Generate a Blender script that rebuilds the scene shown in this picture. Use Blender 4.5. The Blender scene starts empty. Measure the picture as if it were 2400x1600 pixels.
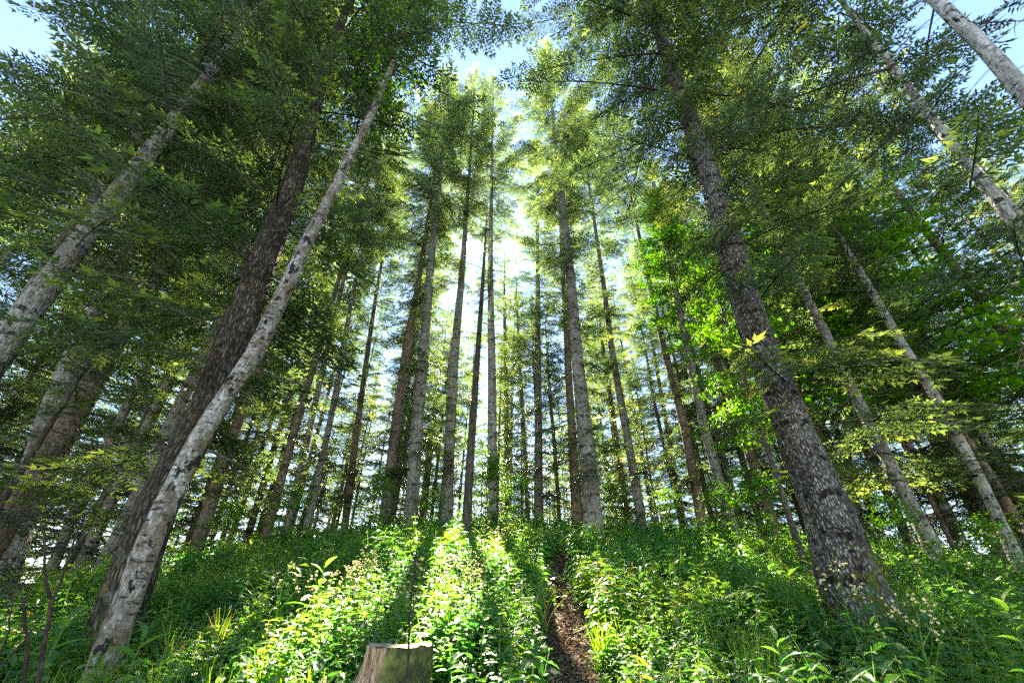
import bpy, math, random
import numpy as np
from mathutils import Matrix, Vector
R = math.radians
rng = np.random.default_rng(11)
random.seed(5)
scene = bpy.context.scene
COL = scene.collection

# ------------------------------------------------------------------ camera
PITCH, ROLL, F = R(32.6), R(0.5), 1000.0            # F in pixels of the 2400 wide photograph
fw = np.array([0, math.cos(PITCH), math.sin(PITCH)])
r0 = np.array([1.0, 0, 0]); u0 = np.array([0, -math.sin(PITCH), math.cos(PITCH)])
rt = r0 * math.cos(ROLL) + u0 * math.sin(ROLL)
up = u0 * math.cos(ROLL) - r0 * math.sin(ROLL)
cam = bpy.data.cameras.new("camera"); camo = bpy.data.objects.new("camera", cam); COL.objects.link(camo)
m = Matrix.Identity(4)
for i in range(3):
    m[i][0] = rt[i]; m[i][1] = up[i]; m[i][2] = -fw[i]
camo.matrix_world = m
cam.sensor_width = 36; cam.lens = 36 * F / 2400; cam.clip_start = 0.02; cam.clip_end = 4000
scene.camera = camo

def ray(x, y):
    d = fw + (x - 1200) / F * rt - (y - 800) / F * up
    return d
def proj(p):
    p = np.asarray(p, float); z = p @ fw
    return 1200 + F * (p @ rt) / z, 800 - F * (p @ up) / z

# ------------------------------------------------------------------ light
sd = ray(1109, 585); sd /= np.linalg.norm(sd)
SUN_EL = math.asin(sd[2]); SUN_AZ = math.atan2(sd[0], sd[1])
w = bpy.data.worlds.new("World"); scene.world = w; w.use_nodes = True
nt = w.node_tree; nt.nodes.clear()
out = nt.nodes.new("ShaderNodeOutputWorld"); bg = nt.nodes.new("ShaderNodeBackground")
sky = nt.nodes.new("ShaderNodeTexSky"); sky.sky_type = 'NISHITA'; sky.sun_disc = False
sky.sun_elevation = SUN_EL; sky.sun_rotation = SUN_AZ; sky.dust_density = .05; sky.air_density = 1.0; sky.ozone_density = 1.0
bg.inputs['Strength'].default_value = 0.05
nt.links.new(sky.outputs[0], bg.inputs[0])
# the sun's own disc in the sky
tc = nt.nodes.new("ShaderNodeTexCoord"); dt = nt.nodes.new("ShaderNodeVectorMath"); dt.operation = 'DOT_PRODUCT'
nrm = nt.nodes.new("ShaderNodeVectorMath"); nrm.operation = 'NORMALIZE'
nt.links.new(tc.outputs['Generated'], nrm.inputs[0]); nt.links.new(nrm.outputs[0], dt.inputs[0])
dt.inputs[1].default_value = tuple(sd)
gt = nt.nodes.new("ShaderNodeMath"); gt.operation = 'GREATER_THAN'; gt.inputs[1].default_value = math.cos(R(1.3))
nt.links.new(dt.outputs['Value'], gt.inputs[0])
bg2 = nt.nodes.new("ShaderNodeBackground"); bg2.inputs['Strength'].default_value = 60; bg2.inputs['Color'].default_value = (1, .95, .85, 1)
mx = nt.nodes.new("ShaderNodeMixShader")
nt.links.new(gt.outputs[0], mx.inputs[0]); nt.links.new(bg.outputs[0], mx.inputs[1]); nt.links.new(bg2.outputs[0], mx.inputs[2])
nt.links.new(mx.outputs[0], out.inputs[0])

sl = bpy.data.lights.new("sun", 'SUN'); sl.energy = 5; sl.angle = R(0.5); sl.color = (1, .88, .63)
so = bpy.data.objects.new("sun", sl); COL.objects.link(so)
so.rotation_euler = Vector(-sd).to_track_quat('-Z', 'Y').to_euler()

scene.view_settings.view_transform = 'Standard'; scene.view_settings.look = 'None'
scene.view_settings.exposure = 3.45; scene.view_settings.gamma = 1
c = scene.cycles
c.max_bounces = 9; c.diffuse_bounces = 5; c.transmission_bounces = 6; c.glossy_bounces = 2; c.transparent_max_bounces = 8
c.use_denoising = False; c.denoising_input_passes = 'RGB_ALBEDO_NORMAL'
c.caustics_reflective = False; c.caustics_refractive = False
c.sample_clamp_indirect = 8
c.adaptive_threshold = 0.02

# ------------------------------------------------------------------ materials
def new_mat(name):
    ma = bpy.data.materials.new(name); ma.use_nodes = True
    n = ma.node_tree; n.nodes.clear()
    return ma, n
def nd(n, t, **k):
    o = n.nodes.new(t)
    for a, v in k.items(): setattr(o, a, v)
    return o
def ramp(n, fac, stops):
    r = nd(n, "ShaderNodeValToRGB"); e = r.color_ramp.elements
    e[0].position, e[0].color = stops[0][0], (*stops[0][1], 1)
    e[1].position, e[1].color = stops[-1][0], (*stops[-1][1], 1)
    for p, cc in stops[1:-1]:
        q = e.new(p); q.color = (*cc, 1)
    n.links.new(fac, r.inputs[0]); return r.outputs[0]
def noise(n, vec, scale, detail=4, rough=.6):
    t = nd(n, "ShaderNodeTexNoise"); t.inputs['Scale'].default_value = scale; t.inputs['Detail'].default_value = detail
    t.inputs['Roughness'].default_value = rough
    if vec is not None: n.links.new(vec, t.inputs['Vector'])
    return t.outputs['Fac']
def mapping(n, vec, sc):
    mp = nd(n, "ShaderNodeMapping"); mp.inputs['Scale'].default_value = sc; n.links.new(vec, mp.inputs[0]); return mp.outputs[0]
def mixc(n, fac, a, b, mode='MIX'):
    mm = nd(n, "ShaderNodeMix", data_type='RGBA', blend_type=mode)
    for s, v in ((mm.inputs[0], fac), (mm.inputs[6], a), (mm.inputs[7], b)):
        if isinstance(v, (int, float)): s.default_value = v
        elif isinstance(v, tuple): s.default_value = (*v, 1)
        else: n.links.new(v, s)
    return mm.outputs[2]
def math_(n, op, a, b=0.0, clamp=False):
    mm = nd(n, "ShaderNodeMath", operation=op); mm.use_clamp = clamp
    for s, v in ((mm.inputs[0], a), (mm.inputs[1], b)):
        if isinstance(v, (int, float)): s.default_value = v
        else: n.links.new(v, s)
    return mm.outputs[0]

def leaf_mat(name, stops, trans=.45, tcol=(1.0, 1.0, .35), rough=.4, var=.25, spec=.5, tstr=2.0):
    """stops: base colour against the 'tint' attribute; light passes through as in a real leaf"""
    ma, n = new_mat(name)
    at = nd(n, "ShaderNodeAttribute", attribute_name='tint')
    oi = nd(n, "ShaderNodeObjectInfo")
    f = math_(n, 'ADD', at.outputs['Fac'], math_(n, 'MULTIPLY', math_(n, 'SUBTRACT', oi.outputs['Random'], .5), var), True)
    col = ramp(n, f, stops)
    p = nd(n, "ShaderNodeBsdfPrincipled"); p.inputs['Roughness'].default_value = rough
    p.inputs['Specular IOR Level'].default_value = spec
    n.links.new(col, p.inputs['Base Color'])
    tr = nd(n, "ShaderNodeBsdfTranslucent")
    hs = nd(n, "ShaderNodeHueSaturation"); hs.inputs['Value'].default_value = tstr; hs.inputs['Saturation'].default_value = 1.1
    n.links.new(mixc(n, 1.0, col, tcol, 'MULTIPLY'), hs.inputs['Color'])
    n.links.new(hs.outputs[0], tr.inputs['Color'])
    ms = nd(n, "ShaderNodeMixShader"); ms.inputs[0].default_value = trans
    n.links.new(p.outputs[0], ms.inputs[1]); n.links.new(tr.outputs[0], ms.inputs[2])
    o = nd(n, "ShaderNodeOutputMaterial"); n.links.new(ms.outputs[0], o.inputs[0])
    return ma

M = {}
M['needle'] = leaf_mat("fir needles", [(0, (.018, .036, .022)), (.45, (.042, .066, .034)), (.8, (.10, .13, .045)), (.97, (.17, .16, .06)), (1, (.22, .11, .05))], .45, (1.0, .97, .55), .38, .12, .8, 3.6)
M['maple'] = leaf_mat("broad leaves", [(0, (.04, .11, .02)), (.6, (.08, .18, .025)), (1, (.2, .25, .04))], .55, (1, 1, .4), .4, .2, .5, 2.6)
M['herb'] = leaf_mat("herb leaves", [(0, (.03, .10, .035)), (.5, (.07, .15, .045)), (.85, (.15, .22, .055)), (.97, (.26, .25, .08)), (1, (.3, .15, .05))], .45, (1, .98, .5), .45, .1, .5, 3.4)
M['grass'] = leaf_mat("grass blades", [(0, (.05, .13, .02)), (.6, (.11, .21, .03)), (.9, (.24, .26, .06)), (1, (.4, .3, .12))], .5, (1, 1, .35), .45, .1, .4, 2.2)
M['flower'] = leaf_mat("seed heads", [(0, (.6, .45, .08)), (.35, (.7, .6, .42)), (1, (.8, .7, .6))], .4, (1, 1, .8), .7, 0, .2, 1.2)
M['litter'] = leaf_mat("dead leaves and chips", [(0, (.06, .04, .025)), (.5, (.16, .1, .06)), (1, (.36, .25, .16))], .12, (1, .9, .7), .8, 0, .2, 1.2)
M['rust'] = leaf_mat("dead brown needles", [(0, (.2, .08, .03)), (1, (.4, .14, .05))], .45, (1, .8, .6), .6, 0, .2, 2)

def bark_mat(name, dark, mid, light, sx=1.0, sz=1.0, groove=.0, ring=0.0, lichen=.3, moss=0.0, bump=.6, birch=False, plate=0.0, lic=(.3, .34, .3), mossh=1.6):
    ma, n = new_mat(name)
    at = nd(n, "ShaderNodeAttribute", attribute_name='bc'); v = at.outputs['Vector']
    oi = nd(n, "ShaderNodeObjectInfo")
    off = nd(n, "ShaderNodeVectorMath", operation='ADD')
    sc = nd(n, "ShaderNodeCombineXYZ"); n.links.new(math_(n, 'MULTIPLY', oi.outputs['Random'], 37.0), sc.inputs[0]); n.links.new(math_(n, 'MULTIPLY', oi.outputs['Random'], 13.0), sc.inputs[2])
    n.links.new(v, off.inputs[0]); n.links.new(sc.outputs[0], off.inputs[1]); vo = off.outputs[0]
    big = noise(n, mapping(n, vo, (3, 3, 1.2)), 1.0, 5, .65)
    fine = noise(n, mapping(n, vo, (sx * 22, sx * 22, sz * 9)), 1.0, 6, .75)
    col = ramp(n, math_(n, 'ADD', math_(n, 'MULTIPLY', fine, .65), math_(n, 'MULTIPLY', big, .35)), [(.38, dark), (.49, mid), (.60, light)])
    h = fine
    if groove or plate:
        vr = nd(n, "ShaderNodeTexVoronoi", feature='DISTANCE_TO_EDGE'); vr.inputs['Scale'].default_value = 1
        wv = nd(n, "ShaderNodeVectorMath", operation='ADD'); n.links.new(mapping(n, vo, (sx * 26, sx * 26, sz * 8)), wv.inputs[0])
        nn = nd(n, "ShaderNodeTexNoise"); nn.inputs['Scale'].default_value = 9; n.links.new(vo, nn.inputs['Vector']); n.links.new(nn.outputs['Color'], wv.inputs[1])
        n.links.new(wv.outputs[0], vr.inputs['Vector'])
        g = math_(n, 'MULTIPLY', vr.outputs['Distance'], 4.0, True)
        dk = mixc(n, g, dark, col)
        col = mixc(n, max(groove, plate), col, dk)
        h = math_(n, 'ADD', math_(n, 'MULTIPLY', g, .8), math_(n, 'MULTIPLY', fine, .4))
        if plate:
            v2 = nd(n, "ShaderNodeTexVoronoi", feature='F1'); v2.inputs['Scale'].default_value = 1; n.links.new(wv.outputs[0], v2.inputs['Vector'])
            sel = nd(n, "ShaderNodeSeparateColor"); n.links.new(v2.outputs['Color'], sel.inputs[0])
            f2 = math_(n, 'MULTIPLY', math_(n, 'GREATER_THAN', math_(n, 'ADD', sel.outputs[0], math_(n, 'MULTIPLY', math_(n, 'SUBTRACT', big, .5), 1.6)), .45), math_(n, 'SUBTRACT', 1.15, math_(n, 'MULTIPLY', v2.outputs['Distance'], 1.9)), True)
            col = mixc(n, math_(n, 'MULTIPLY', f2, plate), col, light)
    sep = nd(n, "ShaderNodeSeparateXYZ"); n.links.new(v, sep.inputs[0])
    if lichen:
        ln = noise(n, mapping(n, vo, (9, 9, 6)), 1.0, 6, .7)
        lf = nd(n, "ShaderNodeMapRange"); lf.inputs[1].default_value = .56; lf.inputs[2].default_value = .62; n.links.new(ln, lf.inputs[0])
        col = mixc(n, math_(n, 'MULTIPLY', lf.outputs[0], lichen), col, lic)
    if ring:
        zz = math_(n, 'ADD', sep.outputs[2], math_(n, 'MULTIPLY', noise(n, mapping(n, vo, (5, 5, 2)), 1, 3), .22))
        zz = math_(n, 'ADD', zz, math_(n, 'MULTIPLY', oi.outputs['Random'], 3.0))
        fr = math_(n, 'FRACT', math_(n, 'DIVIDE', zz, .42)); 
        band = math_(n, 'LESS_THAN', fr, .16)
        brk = nd(n, "ShaderNodeMapRange"); brk.inputs[1].default_value = .45; brk.inputs[2].default_value = .56
        n.links.new(noise(n, mapping(n, vo, (14, 14, 5)), 1, 4), brk.inputs[0])
        bf = math_(n, 'MULTIPLY', math_(n, 'MULTIPLY', band, brk.outputs[0]), ring)
        col = mixc(n, bf, col, tuple(x * .35 for x in dark))
        ds = nd(n, "ShaderNodeMapRange"); ds.inputs[1].default_value = .60; ds.inputs[2].default_value = .65
        n.links.new(noise(n, mapping(n, vo, (9, 9, 24)), 1, 3, .6), ds.inputs[0])
        col = mixc(n, math_(n, 'MULTIPLY', ds.outputs[0], ring), col, tuple(x * .3 for x in dark))
    if birch:
        br = noise(n, mapping(n, vo, (9, 9, 34)), 1, 5, .7)
        brf = nd(n, "ShaderNodeMapRange"); brf.inputs[1].default_value = .56; brf.inputs[2].default_value = .61; n.links.new(br, brf.inputs[0])
        oc = noise(n, mapping(n, vo, (7, 7, 5)), 1, 7, .75)
        ocf = nd(n, "ShaderNodeMapRange"); ocf.inputs[1].default_value = .46; ocf.inputs[2].default_value = .56; n.links.new(oc, ocf.inputs[0])
        col = mixc(n, math_(n, 'MULTIPLY', ocf.outputs[0], birch), col, (.15, .105, .06))
        col = mixc(n, brf.outputs[0], col, (.025, .02, .017))
        bp = noise(n, mapping(n, vo, (9, 9, 6)), 1.0, 5, .65)
        bpf = nd(n, "ShaderNodeMapRange"); bpf.inputs[1].default_value = .57; bpf.inputs[2].default_value = .60; n.links.new(bp, bpf.inputs[0])
        col = mixc(n, bpf.outputs[0], col, (.02, .017, .015))
    if moss:
        mn = noise(n, mapping(n, vo, (7, 7, 5)), 1, 6, .65)
        hh = nd(n, "ShaderNodeMapRange"); hh.inputs[1].default_value = mossh; hh.inputs[2].default_value = 0; hh.inputs[3].default_value = -.15; hh.inputs[4].default_value = .30
        n.links.new(sep.outputs[2], hh.inputs[0])
        mf = nd(n, "ShaderNodeMapRange"); mf.inputs[1].default_value = .56; mf.inputs[2].default_value = .64
        n.links.new(math_(n, 'ADD', mn, math_(n, 'MULTIPLY', hh.outputs[0], .5)), mf.inputs[0])
        col = mixc(n, math_(n, 'MULTIPLY', mf.outputs[0], moss), col, mixc(n, fine, (.05, .06, .008), (.17, .17, .02)))
    p = nd(n, "ShaderNodeBsdfPrincipled"); p.inputs['Roughness'].default_value = .85; p.inputs['Specular IOR Level'].default_value = .25
    n.links.new(col, p.inputs['Base Color'])
    b = nd(n, "ShaderNodeBump"); b.inputs['Strength'].default_value = bump; b.inputs['Distance'].default_value = .03
    n.links.new(h, b.inputs['Height']); n.links.new(b.outputs[0], p.inputs['Normal'])
    o = nd(n, "ShaderNodeOutputMaterial"); n.links.new(p.outputs[0], o.inputs[0])
    return ma
M['fir'] = bark_mat("fir bark", (.05, .042, .034), (.21, .19, .16), (.42, .40, .35), 1, 1, .3, .9, .45)
M['firpale'] = bark_mat("pale fir bark", (.08, .07, .06), (.32, .30, .27), (.55, .53, .49), 1, 1, .2, 1.0, .4, lic=(.42, .45, .42))
M['firbrown'] = bark_mat("brown fir bark", (.045, .03, .02), (.19, .14, .10), (.34, .27, .20), 1, 1, .4, .7, .25)
M['plate'] = bark_mat("plated grey bark", (.028, .021, .016), (.125, .10, .078), (.42, .40, .36), 1.5, 1.9, .9, .95, .3, 1.0, 1.0, False, .75)
M['oak'] = bark_mat("dark furrowed bark", (.014, .010, .007), (.10, .075, .05), (.24, .19, .13), 1.5, .85, 1.0, .3, .25, .9, 1.0, mossh=.9)
M['birch'] = bark_mat("white peeling bark", (.07, .055, .04), (.27, .24, .20), (.6, .58, .55), 1.8, 1.8, 0, 0, .5, 0, .9, .85, lic=(.62, .61, .6))
M['birchw'] = bark_mat("white birch bark", (.16, .15, .14), (.42, .41, .39), (.66, .65, .62), 1.2, .8, 0, 0, .2, 0, .5, .25, lic=(.75, .74, .72))
M['darktwig'] = bark_mat('dark bare stem bark', (.012, .008, .006), (.035, .022, .016), (.09, .06, .045), 1, 1, 0, 0, .1)
M['twig'] = bark_mat("twig bark", (.03, .024, .018), (.07, .055, .042), (.14, .12, .10), 1, 1, 0, 0, .2)

def simple(name, a, b, scale, rough=.9, bump=.4):
    ma, n = new_mat(name); tcd = nd(n, "ShaderNodeTexCoord")
    f = noise(n, tcd.outputs['Object'], scale, 8, .7)
    col = ramp(n, f, [(.35, a), (.65, b)])
    p = nd(n, "ShaderNodeBsdfPrincipled"); p.inputs['Roughness'].default_value = rough
    n.links.new(col, p.inputs['Base Color'])
    bb = nd(n, "ShaderNodeBump"); bb.inputs['Strength'].default_value = bump; bb.inputs['Distance'].default_value = .05
    n.links.new(f, bb.inputs['Height']); n.links.new(bb.outputs[0], p.inputs['Normal'])
    o = nd(n, "ShaderNodeOutputMaterial"); n.links.new(p.outputs[0], o.inputs[0]); return ma
M['soil'] = simple("forest soil", (.018, .016, .008), (.05, .055, .02), 3.0)
M['path'] = simple("trodden litter soil", (.035, .024, .015), (.12, .085, .055), 14.0)

# ------------------------------------------------------------------ ground
def wob(x, y):
    return (.06 * np.sin(x * 1.3 + 1.7 * np.sin(y * .7)) + .05 * np.sin(y * 1.9 + x * .6 + 2) + .03 * np.sin(x * 3.1 - y * 2.3)
            + .15 * np.sin(x * .31 + 1) * np.sin(y * .27 + 2))
def g(x, y):
    x = np.asarray(x, float); y = np.asarray(y, float)
    k = 1.5
    S = 13.8 - np.logaddexp(0, (13.8 - y) / k) * k
    z = -1.5 + .275 * S - .05 * np.clip(y - 17, 0, 90)
    z = z - np.where(x < 0, 1.55, .70) * (np.sqrt(1 + (x / 6.0) ** 2) - 1)
    return z + wob(x, y) * np.clip(np.hypot(x, y) / 5, .3, 1)
def hit(px, py, lift=0.0):
    d = ray(px, py); d = d / np.hypot(d[0], d[1]); t = np.linspace(.8, 30, 3000)
    P = d[None] * t[:, None]; below = P[:, 2] < g(P[:, 0], P[:, 1]) + lift
    # surface reached when the ray first goes below
    i = np.argmax(below[10:]) + 10 if below[10:].any() else 700
    return P[i]

# ------------------------------------------------------------------ mesh tools
def mk(name, V, Q, mats, tint=None, mi=None, bc=None, parent=None, smooth=False, loc=None, link=True):
    me = bpy.data.meshes.new(name)
    V = np.asarray(V, np.float32); Q = np.asarray(Q, np.int32)
    me.vertices.add(len(V)); me.vertices.foreach_set("co", V.ravel())
    me.loops.add(Q.size); me.loops.foreach_set("vertex_index", Q.ravel())
    me.polygons.add(len(Q)); me.polygons.foreach_set("loop_start", np.arange(0, Q.size, 4, dtype=np.int32))
    if mi is not None: me.polygons.foreach_set("material_index", np.asarray(mi, np.int32))
    me.polygons.foreach_set("use_smooth", np.full(len(Q), bool(smooth)))
    for a in (mats if isinstance(mats, (list, tuple)) else [mats]): me.materials.append(a)
    if tint is not None:
        a = me.attributes.new('tint', 'FLOAT', 'POINT'); a.data.foreach_set('value', np.asarray(tint, np.float32))
    if bc is not None:
        a = me.attributes.new('bc', 'FLOAT_VECTOR', 'POINT'); a.data.foreach_set('vector', np.asarray(bc, np.float32).ravel())
    me.update(calc_edges=True)
    if not link: return me
    return lk(name, me, parent, loc)
def lk(name, me, parent=None, loc=None):
    o = bpy.data.objects.new(name, me); COL.objects.link(o)
    if parent is not None: o.parent = parent
    if loc is not None: o.location = loc
    return o
def tag(o, label=None, cat=None, group=None, kind=None):
    if label: o['label'] = label
    if cat: o['category'] = cat
    if group: o['group'] = group
    if kind: o['kind'] = kind
    return o
def empty(name, loc, **k):
    o = bpy.data.objects.new(name, None); COL.objects.link(o); o.location = loc; o.empty_display_size = .2
    return tag(o, **k)

class Geo:
    def __init__(s): s.v = []; s.q = []; s.t = []; s.m = []; s.n = 0
    def add(s, v, q, t=0.0, m=0):
        v = np.asarray(v, float).reshape(-1, 3); q = np.asarray(q, int).reshape(-1, 4)
        s.v.append(v); s.q.append(q + s.n); s.n += len(v)
        s.t.append(np.broadcast_to(np.asarray(t, float), (len(v),)).copy()); s.m.append(np.broadcast_to(np.asarray(m), (len(q),)).copy())
    def get(s): return np.concatenate(s.v), np.concatenate(s.q), np.concatenate(s.t), np.concatenate(s.m)
    def inst(s, T, Ms, dt=0.0):
        """T = (v, q, t, m) copied with matrices Ms (k,3,4); dt = tint shift per copy"""
        v, q, t, mm = T; k = len(Ms)
        if not k: return
        P = np.einsum('kij,nj->kni', Ms[:, :, :3], v) + Ms[:, None, :, 3]
        QQ = q[None] + (np.arange(k) * len(v))[:, None, None]
        TT = t[None] + np.broadcast_to(np.asarray(dt, float).reshape(-1, 1), (k, 1))
        s.v.append(P.reshape(-1, 3)); s.q.append(QQ.reshape(-1, 4) + s.n); s.n += k * len(v)
        s.t.append(np.broadcast_to(TT, (k, len(v))).reshape(-1)); s.m.append(np.tile(mm, k))

def rot(az, el, roll):
    """x axis to azimuth az and elevation el, rolled; arrays -> (k,3,3)"""
    az, el, roll = np.broadcast_arrays(*map(lambda a: np.asarray(a, float), (az, el, roll)))
    ca, sa, ce, se, cr, sr = np.cos(az), np.sin(az), np.cos(el), np.sin(el), np.cos(roll), np.sin(roll)
    X = np.stack([ca * ce, sa * ce, se], -1)
    Y0 = np.stack([-sa, ca, 0 * ca], -1); Z0 = np.stack([-ca * se, -sa * se, ce], -1)
    Y = Y0 * cr[..., None] + Z0 * sr[..., None]; Z = Z0 * cr[..., None] - Y0 * sr[..., None]
    return np.stack([X, Y, Z], -1)
def mats(pos, Rm, sc):
    sc = np.asarray(sc, float)
    if sc.ndim == 1: sc = sc[:, None]
    return np.concatenate([Rm * sc[:, None, :], np.asarray(pos)[:, :, None]], 2)

def tube(P, r, n=5, bc=False, phase=0):
    P = np.asarray(P, float); r = np.broadcast_to(np.asarray(r, float), (len(P),))
    T = np.gradient(P, axis=0) + 1e-7; T /= np.linalg.norm(T, axis=1)[:, None] + 1e-9
    ref = np.array([0, 0, 1.0]) if abs(T[0][2]) < .8 else np.array([1.0, 0, 0])
    A = np.cross(T, ref); A /= np.linalg.norm(A, axis=1)[:, None]; B = np.cross(T, A)
    a = np.linspace(0, 2 * np.pi, n, endpoint=False) + phase
    V = P[:, None] + r[:, None, None] * (A[:, None] * np.cos(a)[None, :, None] + B[:, None] * np.sin(a)[None, :, None])
    k = len(P); i = np.arange(k - 1)[:, None] * n; j = np.arange(n)[None]; j2 = (j + 1) % n
    Q = np.stack([i + j, i + j2, i + n + j2, i + n + j], -1).reshape(-1, 4)
    if bc:
        s = np.concatenate([[0], np.cumsum(np.linalg.norm(np.diff(P, axis=0), axis=1))])
        C = np.stack([np.broadcast_to(np.cos(a) * r.max(), (k, n)), np.broadcast_to(np.sin(a) * r.max(), (k, n)), np.broadcast_to(s[:, None], (k, n))], -1)
        return V.reshape(-1, 3), Q, C.reshape(-1, 3)
    return V.reshape(-1, 3), Q

# ------------------------------------------------------------------ fir branches and crowns
DIA = (np.array([[0, 0, 0], [.35, .5, .0], [1, 0, 0], [.35, -.5, 0]]), np.array([[0, 1, 2, 3]]), np.zeros(4), np.zeros(1, int))
def fir_branch(L, seed, dens=1.0, fine=1.0):
    rg = np.random.default_rng(seed); G = Geo()
    n = 9; x = np.linspace(0, L, n); bend = rg.uniform(-.08, .08)
    ax = np.stack([x, bend * x * x / L * 1.2, .10 * x - .14 * x * x / L], -1)
    v, q = tube(ax, np.linspace(.011 * L ** .7, .003, n), 3); G.add(v, q, 0, 1)
    axf = lambda s: np.stack([np.interp(s, x, ax[:, k]) for k in range(3)], -1)
    s = np.arange(.12 * L, L * .99, .115 / dens)
    pos, az, el, roll, ln, wd, tn = [], [], [], [], [], [], []
    tw_p, tw_d = [], []
    for sd_ in (-1, 1):
        for s0 in s + rg.uniform(-.03, .03, len(s)):
            if rg.random() < .06: continue
            l = min(.58, .40 * (L - s0) + .1) * rg.uniform(.6, 1.15) * min(1, .35 + (s0 / L) * 3)
            a = sd_ * R(rg.uniform(48, 68)); e = R(rg.uniform(-22, 6))
            p0 = axf(s0); d = np.array([math.cos(a) * math.cos(e), math.sin(a) * math.cos(e), math.sin(e)])
            tw_p.append(p0); tw_d.append(d * l)
            m_ = max(2, int(l / (.06 / fine)))
            u = (np.arange(m_) + .7) / m_
            pp = p0 + d * l * u[:, None]; pp[:, 2] -= .10 * l * u * u
            for k in range(m_):
                for side in (-1, 1):
                    pos.append(pp[k]); az.append(a + side * R(rg.uniform(35, 60))); el.append(e + R(rg.uniform(-16, 12))); roll.append(R(rg.uniform(-28, 28)))
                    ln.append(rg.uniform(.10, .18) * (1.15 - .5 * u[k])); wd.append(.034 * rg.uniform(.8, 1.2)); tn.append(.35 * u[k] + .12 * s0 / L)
            pos.append(pp[-1]); az.append(a); el.append(e); roll.append(rg.uniform(-.5, .5)); ln.append(.13); wd.append(.042); tn.append(.55)
    # needles on the leading shoot
    for s0 in np.arange(.25 * L, L, .05):
        pos.append(axf(s0)); az.append(rg.uniform(-.6, .6)); el.append(rg.uniform(-.3, .3)); roll.append(rg.uniform(-1, 1)); ln.append(.13); wd.append(.042); tn.append(.3)
    pos = np.array(pos); Rm = rot(az, el, roll); sc = np.stack([ln, np.array(wd), np.ones(len(ln))], -1)
    Ms = np.concatenate([Rm * sc[:, None, :], pos[:, :, None]], 2)
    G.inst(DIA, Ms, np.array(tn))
    tw_p = np.array(tw_p); tw_d = np.array(tw_d); k = len(tw_p)
    off = np.array([0, 0, .006]); V = np.stack([tw_p - off, tw_p + off, tw_p + tw_d * .9 + off * .4, tw_p + tw_d * .9 - off * .4], 1).reshape(-1, 3)
    G.add(V, np.arange(4 * k).reshape(-1, 4), 0, 1)
    return G.get()
LENS = [.5, 1.0, 1.7, 2.5, 3.5]
BR = {L: [fir_branch(L, 100 + int(L * 10) + k) for k in range(3)] for L in LENS}
def dead_branch(L, seed):
    rg = np.random.default_rng(seed); G = Geo(); x = np.linspace(0, L, 7)
    ax = np.stack([x, rg.uniform(-.1, .1) * x * x, rg.uniform(-.05, .15) * x - rg.uniform(.1, .3) * x * x / L], -1)
    v, q = tube(ax, np.linspace(.010, .002, 7), 3); G.add(v, q, 0, 1)
    for s0 in np.arange(.15, .95, .11 / L):
        l = rg.uniform(.1, .4) * (1.1 - s0) * L ** .5; a = rg.choice([-1, 1]) * R(rg.uniform(35, 70)); p0 = np.array([np.interp(s0 * L, x, ax[:, k]) for k in range(3)])
        d = np.array([math.cos(a), math.sin(a), rg.uniform(-.4, .1)]) * l; pm = p0 + d * .5 + np.array([0, 0, .03 * l])
        v, q = tube(np.array([p0, pm, p0 + d]), [.0045, .003, .0015], 3); G.add(v, q, 0, 1)
    return G.get()
DB = [dead_branch(1.2, 40 + k) for k in range(4)]

def fir_crown(H, zb, rmax, seed, dens=1.0, low=0.0, ragged=.25, dead=0.0, zpeak=.35):
    """crown from height zb to H; low = share of stray live branches below zb; dead = dead branches per metre below"""
    rg = np.random.default_rng(seed); G = Geo(); byL = {}
    def put(z, az, L, el):
        k = min(range(len(LENS)), key=lambda i: abs(LENS[i] - L)); j = rg.integers(3)
        byL.setdefault((k, j), []).append((z, az, L / LENS[k], el, rg.uniform(-.35, .35)))
    z = zb
    while z < H - .3:
        u = (z - zb) / (H - zb)
        prof = (min(1, .55 + u / zpeak * .45) if u < zpeak else ((1 - u) / (1 - zpeak)) ** .8) * rmax
        nb = max(3, int(round((4.6 if u < .85 else 4) * dens)))
        a0 = rg.uniform(0, 6.28)
        for i in range(nb):
            if rg.random() < ragged * (1 - u) * .8: continue
            L = prof * rg.uniform(.65, 1.15) + .15
            put(z + rg.uniform(-.12, .12), a0 + i * 2 * math.pi / nb + rg.uniform(-.3, .3), max(.35, L), R(-14 + 46 * u + rg.uniform(-9, 9)))
        z += .62 + .28 * rg.random()
    if low:
        for _ in range(int(low * zb)):
            put(rg.uniform(1.5, zb), rg.uniform(0, 6.28), rg.uniform(.5, 1.7), R(rg.uniform(-25, 5)))
    for (k, j), L in byL.items():
        A = np.array(L); pos = np.stack([np.cos(A[:, 1]) * .06, np.sin(A[:, 1]) * .06, A[:, 0]], -1)
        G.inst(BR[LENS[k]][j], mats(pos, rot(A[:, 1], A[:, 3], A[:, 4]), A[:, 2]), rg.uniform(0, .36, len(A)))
    if dead:
        for j in range(4):
            k = int(dead * zb / 4); a = rg.uniform(0, 6.28, k); zz = rg.uniform(1.2, zb + 1, k)
            G.inst(DB[j], mats(np.stack([np.cos(a) * .08, np.sin(a) * .08, zz], -1), rot(a, rg.uniform(-.5, .15, k), rg.uniform(-1, 1, k)), rg.uniform(.4, 1.3, k)))
    return G.get()
def crown_mesh(T, name='crown', leaf='needle'):
    v, q, t, mi = T
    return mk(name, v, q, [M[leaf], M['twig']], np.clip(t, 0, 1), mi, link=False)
CR = {}
CR['bare'] = [crown_mesh(fir_crown(25, 10.0, 2.3, s, 1.0, 3.4, .25, 4.0)) for s in (1, 2)]
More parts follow.
